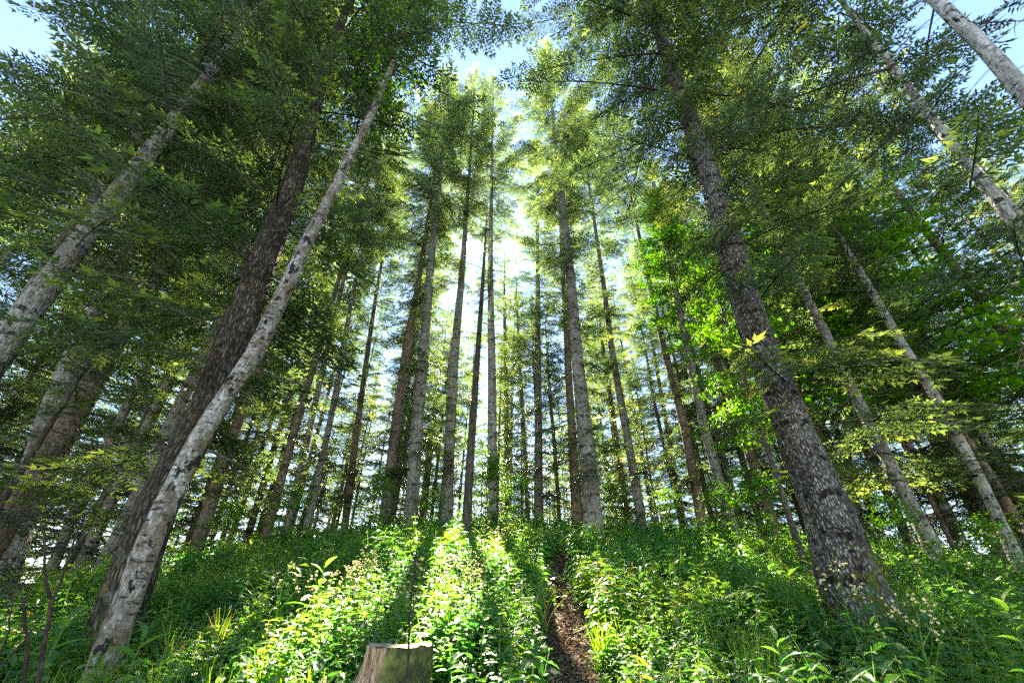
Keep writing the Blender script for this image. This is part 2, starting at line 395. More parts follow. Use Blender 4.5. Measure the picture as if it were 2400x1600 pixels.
CR['full'] = [crown_mesh(fir_crown(25, 1.8, 2.5, s, .95, .5, .35, 2.0, .25)) for s in (4, 5)]
CR['near'] = [crown_mesh(fir_crown(24, 6.0, 3.4, s, .85, .8, .25, 2.5, .25)) for s in (7, 8)]
CR['high'] = [crown_mesh(fir_crown(26, 12.5, 3.1, s, 1.05, 3.2, .25, 3.0, .3)) for s in (17, 18)]
CR['young'] = [crown_mesh(fir_crown(9, .7, 1.7, s, .9, 0, .3, 0, .15)) for s in (9, 10)]
CRH = {'bare': 25., 'full': 25., 'near': 24., 'high': 26., 'young': 9.}

# lobed leaf for broadleaved trees: five lobes as quads round the middle
def lobed(seed):
    rg = np.random.default_rng(seed); G = Geo()
    for a, l in ((-100, .35), (-50, .5), (0, .62), (50, .5), (100, .35)):
        a = R(a); d = np.array([math.cos(a), math.sin(a), 0]); s = np.array([-d[1], d[0], 0]); z = np.array([0, 0, 1])
        G.add([(0, 0, 0), d * l * .55 + s * l * .33 - z * .05, d * l - z * .16 * l, d * l * .55 - s * l * .33 - z * .05], [[0, 1, 2, 3]], 0)
    return G.get()
LOB = lobed(0)
def broad_crown(H, zb, rmax, seed, nb=60, leaf=.13, tintb=.3, per=60):
    rg = np.random.default_rng(seed); G = Geo(); pos = []
    for i in range(nb):
        z = zb + (H - zb) * rg.random() ** .9; u = (z - zb) / (H - zb)
        L = rmax * math.sin(math.pi * min(1, .25 + .75 * u)) ** .6 * rg.uniform(.5, 1.1) + .3
        a = rg.uniform(0, 6.28); e = R(rg.uniform(0, 40))
        d = np.array([math.cos(a) * math.cos(e), math.sin(a) * math.cos(e), math.sin(e)])
        s = np.linspace(0, 1, 6)[:, None]
        P = np.array([0, 0, z]) + d * L * s + np.array([0, 0, -1]) * .25 * L * s * s + rg.normal(0, .03, (6, 3)) * s
        v, q = tube(P, np.linspace(.012 * L + .004, .003, 6), 3); G.add(v, q, 0, 1)
        n = int(per * L / rmax); ss = rg.uniform(.25, 1.05, n)
        Q_ = np.stack([np.interp(ss, s[:, 0], P[:, k]) for k in range(3)], -1) + rg.normal(0, .13, (n, 3)) * np.array([1, 1, .5])
        pos.append(Q_)
    pos = np.concatenate(pos); n = len(pos)
    Rm = rot(rg.uniform(0, 6.28, n), rg.normal(-.35, .3, n), rg.normal(0, .35, n))
    G.inst(LOB, mats(pos, Rm, leaf * rg.uniform(.7, 1.3, n)), rg.uniform(tintb, tintb + .45, n))
    return G.get()
CR['maple'] = [crown_mesh(broad_crown(9, 2.5, 2.0, s, 110, .12, .3, 110), leaf='maple') for s in (21, 22)]
CR['mapletall'] = [crown_mesh(broad_crown(20, 9, 2.2, 23, 170, .13, .02, 80), leaf='maple')]
CR['sapling'] = [crown_mesh(broad_crown(3.2, .6, .8, 24, 44, .085, .25, 60), leaf='maple')]
CR['birch'] = [crown_mesh(broad_crown(17, 9, 1.3, 25, 60, .09, .3, 35), leaf='maple')]
CRH.update(birch=17., maple=9., mapletall=20., sapling=3.2)

# ------------------------------------------------------------------ trees traced along their trunks
def dist_for(px, py, wpx, dia, slope):
    d = ray(px, py); d = d / np.hypot(d[0], d[1]); e = np.array([d[1], -d[0], 0.0])
    a = np.array(proj(d)); b = np.array(proj(d + e * 1e-3)); dx, dy = (b - a) / 1e-3
    return dia * abs(dx - slope * dy) / wpx
PLACED = []           # x, y, radius of every trunk
def trunk_mesh(P, r, n, seed, rough=.02, flare=0.0, roots=0, name='trunk', mat='fir', dense=.35, lobes=0.0):
    """P local centreline, r radii; resampled, bark coordinate carried along"""
    s = np.concatenate([[0], np.cumsum(np.linalg.norm(np.diff(P, axis=0), axis=1))])
    k = max(8, int(s[-1] / dense)); base = np.linspace(0, 1, k) ** 1.25 * s[-1]
    C = np.stack([np.interp(base, s, P[:, i]) for i in range(3)], -1)
    for _ in range(3): C[1:-1] = (C[:-2] + 2 * C[1:-1] + C[2:]) / 4
    rr = np.interp(base, s, r); rg = np.random.default_rng(seed)
    a = np.linspace(0, 2 * np.pi, n, endpoint=False)
    ph = rg.uniform(0, 6.28, 8)
    Rr = rr[:, None] * np.ones(n)[None]
    Rr = Rr * (1 + rough * (np.sin(3 * a[None] + base[:, None] * .9 + ph[0]) + .7 * np.sin(5 * a[None] - base[:, None] * 1.7 + ph[1])))
    Rr *= 1 + .5 * rough * rg.normal(0, 1, (k, 1))
    if lobes: # furrows running along the stem
        Rr *= 1 + lobes * (np.sin(11 * a[None] + 2 * np.sin(base[:, None] * .8 + ph[3]) + ph[2]) * .5 + np.sin(23 * a[None] + 3 * np.sin(base[:, None] * 1.3)) * .3 + rg.normal(0, .35, (k, n)))
    if roots:
        lob = np.zeros(n)
        for i in range(roots):
            d = (a - (i * 6.283 / roots + rg.uniform(-.4, .4)) + np.pi) % (2 * np.pi) - np.pi; lob += np.exp(-(d / .33) ** 2) * rg.uniform(.6, 1.3)
        Rr += rr[:, None] * np.exp(-base[:, None] / (1.0 * flare)) * (.05 + lob[None] * 1.1)
    elif flare:
        Rr += rr[:, None] * flare * np.exp(-base[:, None] / .35)
    V = np.stack([C[:, 0:1] + Rr * np.cos(a), C[:, 1:2] + Rr * np.sin(a), np.repeat(C[:, 2:3], n, 1)], -1)
    bcx = np.stack([np.cos(a)[None] * rr[:, None] ** .5 * rr[0] ** .5, np.sin(a)[None] * rr[:, None] ** .5 * rr[0] ** .5, np.repeat(base[:, None], n, 1)], -1)
    i = np.arange(k - 1)[:, None] * n; j = np.arange(n)[None]; j2 = (j + 1) % n
    Q = np.stack([i + j, i + j2, i + n + j2, i + n + j], -1).reshape(-1, 4)
    return mk(name, V.reshape(-1, 3), Q, M[mat], bc=bcx.reshape(-1, 3), smooth=True, link=False)

NAMED = []
def tree(name, label, cat, pts, dia, H, mat, crown=None, n=14, ref=1, D=None, group='conifers rising over the slope', crownr=1.0,
         roots=0, flare=.3, rough=.025, dead=0, lobes=0.0, seed=0, short=None, dense=.4, cz=1.0, nocrown=False):
    pts = [tuple(p) for p in pts]
    if D is None:
        r_ = min(ref, len(pts) - 1); q = pts[r_]; o = pts[r_ - 1] if r_ else pts[1]
        D = dist_for(q[0], q[1], q[2], dia, (q[0] - o[0]) / (q[1] - o[1]))
    hg = hit(pts[0][0], pts[0][1], .2); dg = float(np.hypot(hg[0], hg[1]))
    print('  ground hit %.1f vs D %.1f' % (dg, D))
    W = []; rad = []
    last = None
    for i, (x, y, wd) in enumerate(pts):
        d = ray(x, y); d = d / np.hypot(d[0], d[1])
        if i == 0: hd = np.array([d[0], d[1]])
        p = d * D / (d[0] * hd[0] + d[1] * hd[1]); W.append(p)
        j = i + 1 if i + 1 < len(pts) else i - 1
        sl_ = (x - pts[j][0]) / (y - pts[j][1]); rad.append(.5 * wd * D / dist_for(x, y, 1.0, 1.0, sl_))
    W = np.array(W)
    base = W[0].copy(); gz = float(g(base[0], base[1]))
    dirn = W[1] - W[0]; dirn /= np.linalg.norm(dirn)
    if W[0][2] > gz - .1:                       # the stem runs on down into the undergrowth
        t = (W[0][2] - gz + .12) / dirn[2]; nb = W[0] - dirn * t; W = np.vstack([nb, W]); rad = [rad[0]] + rad
    gz = float(g(W[0][0], W[0][1]))
    W = W[np.concatenate([[True], W[1:, 2] > W[0][2]])] if W[0][2] >= gz - .3 else W
    rad = rad[-len(W):]
    top = W[-1]; dv = (W[-1] - W[0]); dv /= np.linalg.norm(dv)
    dv = dv * .6 + np.array([0, 0, 1]) * .4; dv /= dv[2]
    if top[2] - W[0][2] < H:
        h0 = top[2] - W[0][2]
        W = np.vstack([W, top + dv * (H - h0) * .5, top + dv * (H - h0)]); rad = rad + [rad[-1] * .5, .012]
    root = W[0].copy(); loc = (root[0], root[1], root[2])
    e = empty(name, loc, label=label, cat=cat, group=group)
    lk('trunk', trunk_mesh(W - root, np.array(rad), n, seed + 3, rough, flare, roots, mat=mat, dense=dense, lobes=lobes), e)
    PLACED.append((root[0], root[1], max(.12, rad[0])))
    NAMED.append((pts[0][0], short or name, D))
    print("TREE %-14s D=%.1f base=(%.1f,%.1f) basez=%.2f ground=%.2f  r0=%.2f" % (short or name, D, root[0], root[1], base[2], gz, rad[0]))
    if crown:
        me = random.choice(CR[crown]); o = lk('crown', me, e)
        # align to the stem's overall lean
        tp = W[-1] - root; mid = W[max(1, len(W) - 3)] - root
        axis = Vector(tp).normalized(); o.rotation_mode = 'QUATERNION'
        o.rotation_quaternion = Vector((0, 0, 1)).rotation_difference(axis) @ Matrix.Rotation(random.uniform(0, 6.28), 3, 'Z').to_quaternion()
        s = H / CRH[crown]; o.scale = (s * crownr, s * crownr, s * cz)
    if dead:
        rgd = np.random.default_rng(seed + 77); s_ = W - root
        for i in range(dead):
            h = rgd.uniform(1.2, min(9, H * .5)); k = np.array([np.interp(h, s_[:, 2], s_[:, j]) for j in range(3)]); rr = np.interp(h, s_[:, 2], rad)
            a = rgd.uniform(0, 6.28); L = rgd.uniform(.25, 1.2); d = np.array([math.cos(a), math.sin(a), rgd.uniform(-.3, .5)])
            G = Geo(); t = np.linspace(0, 1, 6)[:, None]; P = k + d * rr * .8 + d * L * t + np.array([0, 0, -.2 * L]) * t * t
            v, q = tube(P, np.linspace(.012, .002, 6), 4); G.add(v, q)
            for s0 in np.arange(.3, 1, .2):
                dd = np.cross(d, [0, 0, 1]) * rgd.choice([-1, 1]) * .25 * L + d * .12 * L; p0 = k + d * rr * .8 + d * L * s0 + np.array([0, 0, -.2 * L]) * s0 * s0
                v, q = tube(np.array([p0, p0 + dd * .6, p0 + dd + [0, 0, -.03]]), [.004, .003, .0012], 3); G.add(v, q)
            v, q, _, _ = G.get(); mk('dead_branch', v, q, M['twig'], bc=v, parent=e)
    return e

G1 = 'conifers rising over the slope'
# --- left side
tree('birch_tree', 'thick foreground birch with peeling white and black bark, leaning across a darker trunk', 'tree',
     [(228, 1598, 82), (357, 1249, 64), (459, 1040, 56), (530, 927, 52), (597, 830, 50), (714, 581, 36), (805, 398, 26), (877, 255, 20)], .24, 15, 'birch', 'birch', 40, 1, 4.9, 'birches', rough=.03, flare=.1, dead=9, seed=1, short='peeling birch', dense=.12, crownr=.8, cz=1)
tree('furrowed_tree', 'broad dark furrowed trunk with mossy roots, standing just behind the foreground birch', 'tree',
     [(262, 1500, 120), (295, 1387, 118), (380, 1157, 104), (492, 953, 96), (551, 796, 90), (597, 663, 76), (648, 536, 68), (696, 408, 54), (735, 255, 38), (760, 150, 26)], .50, 25, 'oak', 'bare', 64, 1, 5.8, 'old thick trunks', roots=5, flare=.35, rough=.02, dead=6, seed=2, short='furrowed trunk', dense=.10, lobes=.022, crownr=1.35)
tree('fir_tree', 'tall fir at the left edge, thick grey ringed trunk half hidden by sprays', 'tree',
     [(12, 1330, 88), (110, 1004, 75), (168, 846, 62), (214, 765, 56), (286, 612, 50), (352, 485, 44), (408, 357, 36), (485, 204, 25), (520, 128, 19)], .42, 23, 'fir', 'near', 24, 1, None, G1, seed=3, short='left edge fir', dense=.25, dead=5)
tree('fir_tree', 'slim pale fir between the left edge fir and the dark furrowed trunk', 'tree',
     [(117, 1346, 32), (153, 1249, 30), (199, 1147, 28), (255, 1040, 26), (296, 953, 23), (380, 770, 17), (449, 638, 13)], .26, 20, 'fir', 'bare', 14, 1, None, G1, seed=4, short='slim pale fir')
tree('fir_tree', 'fir with a bare pale trunk rising from the left edge at mid height', 'tree',
     [(-90, 930, 56), (30, 750, 50), (97, 648, 46), (163, 546, 42), (219, 469, 38), (306, 347, 32), (367, 255, 25)], .40, 24, 'firbrown', 'near', 20, 1, 8.2, G1, seed=5, short='far left fir')
tree('fir_tree', 'brown barked fir right of the foreground birch, over the sunlit grass', 'tree',
     [(459, 1285, 38), (500, 1160, 33), (556, 994, 28), (597, 877, 23), (660, 720, 17)], .30, 21, 'firbrown', 'bare', 14, 1, None, G1, seed=6, short='brown fir')
tree('fir_tree', 'dark fir, left one of three close trunks on the left of the rise', 'tree',
     [(622, 1259, 25), (680, 1045, 21), (740, 841, 17), (786, 684, 12)], .28, 27, 'firbrown', 'high', 12, 1, None, G1, seed=7, short='left of three', crownr=0.8)
tree('fir_tree', 'pale grey fir, middle one of three close trunks on the left of the rise', 'tree',
     [(668, 1249, 20), (718, 1040, 17), (765, 826, 14), (806, 653, 10)], .25, 26, 'firpale', 'bare', 12, 1, None, G1, seed=8, short='middle of three')
tree('fir_tree', 'mossy grey fir, right one of three close trunks on the left of the rise', 'tree',
     [(712, 1280, 19), (745, 1120, 17), (781, 953, 15), (826, 694, 10)], .22, 26, 'fir', 'high', 12, 1, None, G1, seed=9, short='right of three', crownr=0.8)
tree('fir_tree', 'thin slightly leaning fir standing back just right of the three close trunks', 'tree',
     [(808, 1234, 19), (830, 1060, 16), (853, 882, 13), (880, 700, 9)], .27, 24, 'firbrown', 'bare', 12, 1, None, G1, seed=10, short='thin leaning fir')
tree('fir_tree', 'brown fir with a clean straight stem left of the twin centre trunks', 'tree',
     [(902, 1208, 27), (925, 1020, 24), (953, 810, 19), (985, 640, 13)], .33, 25, 'firbrown', 'high', 14, 1, None, G1, seed=11, short='brown centre fir', roots=0, crownr=0.85)
tree('fir_tree', 'stout grey fir with dark knots, just left of the sun', 'tree',
     [(963, 1223, 34), (975, 1020, 30), (994, 815, 25), (1010, 612, 18)], .40, 26, 'fir', 'high', 16, 1, None, G1, seed=12, short='stout grey fir', crownr=0.95)
tree('fir_tree', 'grey fir directly below the sun, knotted all the way up', 'tree',
     [(1047, 1208, 29), (1055, 1010, 25), (1065, 830, 21), (1082, 653, 15)], .36, 25, 'fir', 'high', 14, 1, None, G1, seed=13, short='fir below the sun', crownr=0.75, cz=1.14)
tree('fir_tree', 'dark slender fir standing nearer than its neighbours on the crest, leaning slightly right', 'tree',
     [(1091, 1279, 23), (1104, 1040, 18), (1121, 810, 13), (1131, 663, 9)], .21, 12.5, 'twig', 'bare', 12, 1, None, G1, seed=14, short='dark slender fir', crownr=0.4)
tree('fir_tree', 'pale upright fir with black flecks just right of the sun', 'tree',
     [(1153, 1228, 26), (1154, 1020, 22), (1152, 810, 18), (1149, 640, 13)], .31, 26, 'firpale', 'high', 14, 1, None, G1, seed=15, short='pale upright fir', crownr=0.8, cz=1.03)
tree('fir_tree', 'thin brown fir behind the crest, first right of the pale flecked one', 'tree',
     [(1189, 1218, 13), (1188, 1060, 12), (1186, 892, 10), (1182, 720, 7)], .26, 19, 'firbrown', 'bare', 10, 1, None, G1, seed=16, short='thin brown fir', crownr=.75)
tree('fir_tree', 'very slim grey fir seen against the bright gap at the centre', 'tree',
     [(1239, 1232, 11), (1230, 1060, 10), (1221, 902, 9), (1212, 740, 6)], .24, 19, 'fir', 'bare', 10, 1, None, G1, seed=17, short='slim gap fir', crownr=.75)
tree('fir_tree', 'needle thin dark young fir between the bright gap and the dark log', 'tree',
     [(1270, 1244, 8), (1260, 1050, 7), (1251, 861, 5)], .15, 15, 'twig', 'bare', 8, 1, None, G1, seed=18, short='needle thin fir')
tree('fir_tree', 'slim fir left of the big knotted fir at the head of the path', 'tree',
     [(1310, 1200, 10), (1300, 1050, 9), (1287, 902, 8)], .23, 17, 'firbrown', 'full', 8, 1, None, G1, seed=19, short='slim path fir')
tree('fir_tree', 'big straight knotted fir at the head of the path, thickest trunk on the crest', 'tree',
     [(1391, 1228, 46), (1376, 1055, 39), (1356, 876, 30), (1337, 653, 23), (1316, 460, 16), (1301, 330, 10)], .44, 26, 'fir', 'high', 20, 1, None, G1, seed=20, short='big crest fir', dense=.3, crownr=0.85)
tree('fir_tree', 'thin brown fir touching the right side of the big knotted crest fir', 'tree',
     [(1470, 1215, 14), (1455, 1090, 13), (1438, 978, 11), (1420, 860, 9)], .24, 17, 'firbrown', 'bare', 10, 1, None, G1, seed=21, short='thin neighbour fir')
tree('fir_tree', 'grey speckled fir, second trunk right of the big knotted crest fir', 'tree',
     [(1501, 1213, 24), (1480, 1080, 21), (1453, 927, 18), (1432, 810, 15), (1413, 653, 11)], .30, 27, 'fir', 'high', 14, 1, None, G1, seed=22, short='grey speckled fir', crownr=0.9)
tree('fir_tree', 'thin dark fir set back between two grey trunks right of centre', 'tree',
     [(1590, 1200, 11), (1560, 1060, 10), (1530, 927, 8), (1515, 830, 6)], .20, 20, 'twig', 'full', 10, 1, None, G1, seed=23, short='thin setback fir')
tree('fir_tree', 'brown ringed fir left of the mossy green stem', 'tree',
     [(1643, 1213, 26), (1605, 1004, 21), (1560, 830, 16), (1528, 690, 12)], .31, 26, 'firbrown', 'high', 14, 1, None, G1, seed=24, short='brown ringed fir', crownr=0.9)
tree('maple_tree', 'slender broadleaved tree with a green grey stem and bright lobed leaves high up', 'tree',
     [(1717, 1233, 28), (1651, 1004, 22), (1610, 815, 18), (1585, 690, 15), (1552, 520, 12), (1531, 428, 10)], .27, 15, 'fir', 'mapletall', 14, 1, None, 'broadleaved trees', seed=25, short='mossy green stem')
tree('fir_tree', 'straight brown grey fir just left of the giant plated trunk', 'tree',
     [(1814, 1233, 30), (1738, 1004, 23), (1692, 876, 19), (1651, 765, 16), (1610, 638, 14), (1565, 490, 11)], .32, 22, 'firbrown', 'high', 14, 1, None, G1, seed=26, short='brown grey fir', crownr=0.9)
# --- the giant on the right
tree('plated_fir_tree', 'giant leaning fir on the right with grey plated bark and a mossy foot', 'tree',
     [(2062, 1489, 175), (1988, 1345, 158), (1944, 1208, 128), (1879, 1055, 104), (1819, 902, 92), (1779, 800, 82), (1765, 765, 80), (1722, 612, 72), (1677, 459, 61), (1625, 306, 49), (1571, 153, 36), (1536, 51, 27), (1520, 0, 24)], .54, 25, 'plate', 'high', 96, 2, 6.1, 'old thick trunks', roots=5, flare=.35, rough=.018, dead=10, seed=27, short='giant plated trunk', dense=.07, lobes=.014, crownr=1.15)
tree('fir_tree', 'knotted grey fir right behind the giant plated trunk, base in tall herbs', 'tree',
     [(2182, 1274, 48), (2115, 1147, 41), (2044, 1004, 35), (1978, 876, 31), (1926, 765, 27), (1855, 628, 23), (1814, 541, 19)], .34, 22, 'fir', 'bare', 18, 1, 11.5, G1, seed=28, short='knotted grey fir', crownr=1.3)
tree('fir_tree', 'pale smooth fir with thin dark rings near the right edge', 'tree',
     [(2360, 1259, 38), (2314, 1157, 34), (2248, 1030, 33), (2187, 917, 30), (2115, 810, 26), (2039, 673, 22), (1977, 571, 17), (1930, 490, 13)], .27, 20, 'firpale', 'bare', 18, 1, 12.5, G1, seed=29, short='pale ringed fir', crownr=1.2)
tree('fir_tree', 'dark brown fir at the right edge, close behind the pale ringed one', 'tree',
     [(2410, 1262, 28), (2310, 1095, 25), (2212, 943, 19), (2120, 800, 14)], .29, 22, 'firbrown', 'full', 14, 1, 16, G1, seed=30, short='edge dark fir', crownr=1.0)
tree('fir_tree', 'thin dark fir, left one of two in the shade behind the giant trunk', 'tree',
     [(2110, 1240, 12), (2075, 1160, 11), (2039, 1086, 10)], .20, 18, 'twig', 'full', 10, 1, 18, G1, seed=31, short='thin shade fir', crownr=1)
tree('fir_tree', 'thin brown fir between the knotted grey and the pale ringed one', 'tree',
     [(2215, 1240, 15), (2141, 1086, 13), (2059, 932, 10), (2000, 820, 8)], .22, 20, 'firbrown', 'full', 10, 1, 17, G1, seed=32, short='brown shade fir', crownr=1)
tree('fir_tree', 'tall pale barked fir coming in high from the right edge', 'tree',
     [(2560, 790, 56), (2396, 551, 47), (2324, 449, 43), (2253, 367, 39), (2202, 306, 34), (2151, 230, 28)], .36, 21, 'firpale', 'high', 20, 1, 6.6, G1, seed=33, short='high right fir', crownr=1.2)
tree('birch_tree', 'white birch slanting across the top right corner', 'tree',
     [(2640, 470, 86), (2396, 214, 75), (2314, 117, 70), (2238, 46, 62), (2187, -5, 55), (2100, -90, 44)], .28, 14, 'birchw', 'birch', 28, 1, 4.6, 'birches', seed=34, short='corner birch', dense=.15, dead=8, crownr=.7)

BOUGH = [mk('bough', *(lambda T: (T[0], T[1]))(T), [M['needle'], M['twig']], np.clip(T[2] + .08, 0, 1), T[3], link=False) for T in (fir_branch(5.0, 901, .9), fir_branch(5.0, 902, .9), fir_branch(4.0, 903, .9))]
def boughs(e, spec, seed):
    """long single boughs: height up the stem, azimuth (0 = +x), length"""
    rg = np.random.default_rng(seed); tk = [c_ for c_ in e.children if c_.name.startswith('trunk')][0]
    co = np.empty(len(tk.data.vertices) * 3); tk.data.vertices.foreach_get('co', co); co = co.reshape(-1, 3)
    for h, az, L in spec:
        k = np.abs(co[:, 2] - h) < .25; p = co[k].mean(0) if k.any() else np.array([0, 0, h])
        j = rg.integers(3); o = lk('bough', BOUGH[j], e, tuple(p)); sc_ = L / (5.0, 5.0, 4.0)[j]; o.scale = (sc_, sc_, sc_)
        o.rotation_euler = (R(rg.uniform(-20, 20)), R(rg.uniform(2, 14)), R(az))
GI = [o for o in scene.objects if o.get('label', '').startswith('giant leaning')][0]
boughs(GI, [(7.6, 200, 2.8), (8.8, 160, 3.4), (10.0, 192, 3.6), (10.8, 150, 3.8), (11.8, 178, 4.1), (13.2, 200, 4.3), (14.6, 172, 4.4), (9.0, 20, 3.8), (8.2, -15, 4.4), (10.2, 5, 4.6), (7.2, 60, 3.4), (11.0, 100, 3.6), (12.0, 130, 4.6)], 1)
FU = [o for o in scene.objects if o.get('label', '').startswith('broad dark furrowed')][0]
boughs(FU, [(9.5, 20, 3.6), (10.5, -15, 4.0), (11.6, 35, 4.2), (12.6, 5, 4.4), (9.0, 160, 3.6), (8.2, 190, 4.2), (10.0, 130, 3.8)], 2)
HR = [o for o in scene.objects if o.get('label', '').startswith('tall pale barked fir coming')][0]
boughs(HR, [(8.0, 170, 3.4), (9.5, 140, 3.8), (10.5, 200, 3.8), (11.5, 110, 3.6), (12.5, 160, 4.0), (7.0, 120, 3.0), (9.0, 80, 3.2), (13.5, 190, 3.8)], 4)
LE = [o for o in scene.objects if o.get('label', '').startswith('tall fir at the left edge')][0]
boughs(LE, [(5.5, -30, 3.4), (6.5, -70, 3.6), (7.6, -10, 4.2), (8.6, -45, 4.4), (10, 10, 4.2), (11.2, -25, 4.4)], 3)

# ------------------------------------------------------------------ the forest behind
def az_of(px, py=1150):
    d = ray(px, py); return math.atan2(d[0], d[1])
FARM = {}
def far_trunk(H, r, seed, mat):
    P = np.array([[0, 0, -.2], [0, 0, H * .5], [0, 0, H]]); return trunk_mesh(P, np.array([r, r * .6, .01]), 8, seed, mat=mat, dense=1.2, flare=.2)
FT = [(far_trunk(25, .19, i, m_)) for i, m_ in enumerate(('fir', 'firbrown', 'firpale', 'fir'))]
FY = far_trunk(9, .07, 9, 'twig')
named_az = sorted([(az_of(x), s) for x, s, D in NAMED if D < 30])
def between(a):
    L = [s for z, s in named_az if z <= a]; Rr = [s for z, s in named_az if z > a]
    return (L[-1] if L else None), (Rr[0] if Rr else None)
spots = []
OPEN = [hit(*p) for p in ((1090, 1420), (1680, 1290), (450, 1350), (2280, 1370), (1130, 1540), (930, 1400))]
def in_opening(x, y):
    """greatest height a tree may have here so that the sun still reaches the openings (None: no limit)"""
    sx, sy = math.sin(SUN_AZ), math.cos(SUN_AZ); lim = None
    for o in OPEN:
        la, al = abs((x - o[0]) * sy - (y - o[1]) * sx), (x - o[0]) * sx + (y - o[1]) * sy
        if la < 1.7 and al > 0:
            h = al * math.tan(SUN_EL) - 1.2 + (float(o[2]) - float(g(x, y))); lim = h if lim is None else min(lim, h)
    return lim
def ok(x, y, dmin):
    return all((x - a) ** 2 + (y - b) ** 2 > dmin ** 2 for a, b, *_ in PLACED + spots)
def background(n, r0, r1, dmin, kind_p, seed, azr=62):
    rg = np.random.default_rng(seed); c_ = 0; tries = 0
    while c_ < n and tries < 6000:
        tries += 1
        a = R(rg.uniform(-azr, azr)); r = math.sqrt(rg.uniform(r0 * r0, r1 * r1)); x, y = r * math.sin(a), r * math.cos(a)
        if not ok(x, y, dmin): continue
        lim = in_opening(x, y)
        if lim is not None and lim < 4: continue
        # the open slot of sky left of centre stays free of near crowns
        if -14 < math.degrees(a) < 1.5 and r < 17: continue
        kind = rg.choice(list(kind_p), p=list(kind_p.values()))
        H = {'bare': rg.uniform(21, 27), 'full': rg.uniform(20, 27), 'young': rg.uniform(4, 10), 'maple': rg.uniform(6, 10), 'near': rg.uniform(20, 25)}[kind]
        if lim is not None: H = min(H, lim * rg.uniform(.85, 1.2))
        z = float(g(x, y)) - .1
        spots.append((x, y, .15)); c_ += 1
        l_, r_ = between(a); deep = 'far back' if r > 32 else ('mid distance' if r > 20 else 'just behind')
        what = {'bare': 'bare stemmed fir', 'full': 'fully branched fir', 'young': 'young fir', 'maple': 'small broadleaved tree', 'near': 'wide crowned fir'}[kind]
        where = ('between %s and %s' % (l_, r_)) if l_ and r_ else ('at far left edge' if not l_ else 'at far right edge')
        nm = 'broadleaved_tree' if kind == 'maple' else ('young_fir_tree' if kind == 'young' else 'fir_tree')
        e = empty(nm, (x, y, z), label='%s %s %s' % (what, deep, where), cat='tree', group='forest trees behind the crest')
        FARM.setdefault(e['label'], []).append((a, e))
        s = H / CRH[kind]; rz = rg.uniform(0, 6.28)
        e.rotation_euler = (rg.uniform(-.025, .025), rg.uniform(-.025, .025), rz)
        tk = lk('trunk', FY if kind in ('young', 'maple') else FT[rg.integers(4)], e); sh = H / (9 if kind in ('young', 'maple') else 25); tk.scale = (sh * 1.0, sh * 1.0, sh)
        cr = lk('crown', CR[kind][rg.integers(len(CR[kind]))], e); q = rg.uniform(.95, 1.25); cr.scale = (s * q, s * q, s)
background(30, 14.5, 24, 1.9, {'bare': .2, 'full': .4, 'young': .4}, 51)
background(75, 17, 40, 1.5, {'young': 1.0}, 54)
background(95, 18, 36, 1.9, {'bare': .15, 'full': .67, 'young': .15, 'maple': .03}, 52)
background(90, 32, 65, 2.5, {'full': .9, 'young': .1}, 53)
ORD = ['leftmost', 'second', 'third', 'fourth', 'fifth', 'sixth', 'seventh', 'eighth', 'ninth', 'tenth']
for lb, L in FARM.items():
    if len(L) > 1:
        L.sort(key=lambda t: t[0])
        for i, (a, e) in enumerate(L): e['label'] = ('rightmost' if i == len(L) - 1 else ORD[min(i, 9)]) + ' ' + lb
# understorey and side trees put where the photograph shows dense low foliage
def side(kind, px, D, H, label, seed, nm=None, crownr=1.0, cat='tree', pyy=1150):
    a = az_of(px, pyy); x, y = D * math.sin(a), D * math.cos(a); z = float(g(x, y)) - .05; rg = np.random.default_rng(seed)
    e = empty(nm or ('fir_tree' if kind in ('full', 'near', 'bare') else ('young_fir_tree' if kind == 'young' else 'maple_tree')), (x, y, z), label=label, cat=cat, group='trees at the sides of the view')
    small = kind in ('young', 'maple', 'sapling'); tk = lk('trunk', FY if small else FT[rg.integers(4)], e); sh = H / (9 if small else 25); tk.scale = (sh, sh, sh)
    cr = lk('crown', CR[kind][rg.integers(len(CR[kind]))], e); s = H / CRH[kind]; cr.scale = (s * crownr, s * crownr, s); e.rotation_euler = (0, 0, rg.uniform(0, 6.28))
    PLACED.append((x, y, .15)); return e
side('near', 60, 9.5, 22, 'dark drooping fir filling the upper left, its sprays hanging before the trunks', 1)
side('near', -260, 6.8, 20, 'fir just outside the left edge whose boughs reach in over the corner', 2)
side('full', 330, 12.5, 22, 'fir with low boughs behind the dark furrowed trunk', 3)
side('young', 20, 8.5, 7, 'young fir at the lower left, boughs down to the herbs', 4)
side('young', 250, 15, 8, 'young fir glimpsed left of the dark furrowed trunk', 5)
side('full', 2270, 18, 22, 'fir with low dark boughs behind the pale ringed trunk', 7)
side('young', 2330, 17, 8, 'young fir in deep shade at the right edge of the herbs', 8)
side('young', 1530, 15.5, 6, 'young fir filling the space right of the grey speckled trunk', 9)
side('maple', 2300, 15.5, 14, 'bright green maple behind the pale ringed trunk at the right edge', 10, crownr=1.1)
side('full', 2120, 20, 22, 'fir with low dark boughs between the giant and the pale ringed trunk', 16)
side('full', 1980, 19, 21, 'low boughed fir just right of the giant trunk', 17)
side('maple', 2080, 17, 13, 'maple with yellow green leaves left of the right edge one', 11)
side('maple', 1830, 10.5, 9, 'maple whose lit leaves show right of the giant plated trunk', 12, crownr=.6)
side('sapling', 1140, 12.5, 2.4, 'leafy sapling in front of the pale upright fir', 13, nm='sapling', cat='sapling')
side('sapling', 890, 12, 1.8, 'small leafy sapling before the brown centre fir', 14, nm='sapling', cat='sapling')
side('sapling', 1760, 10, 2.0, 'leafy sapling left of the giant plated trunk', 15, nm='sapling', cat='sapling')

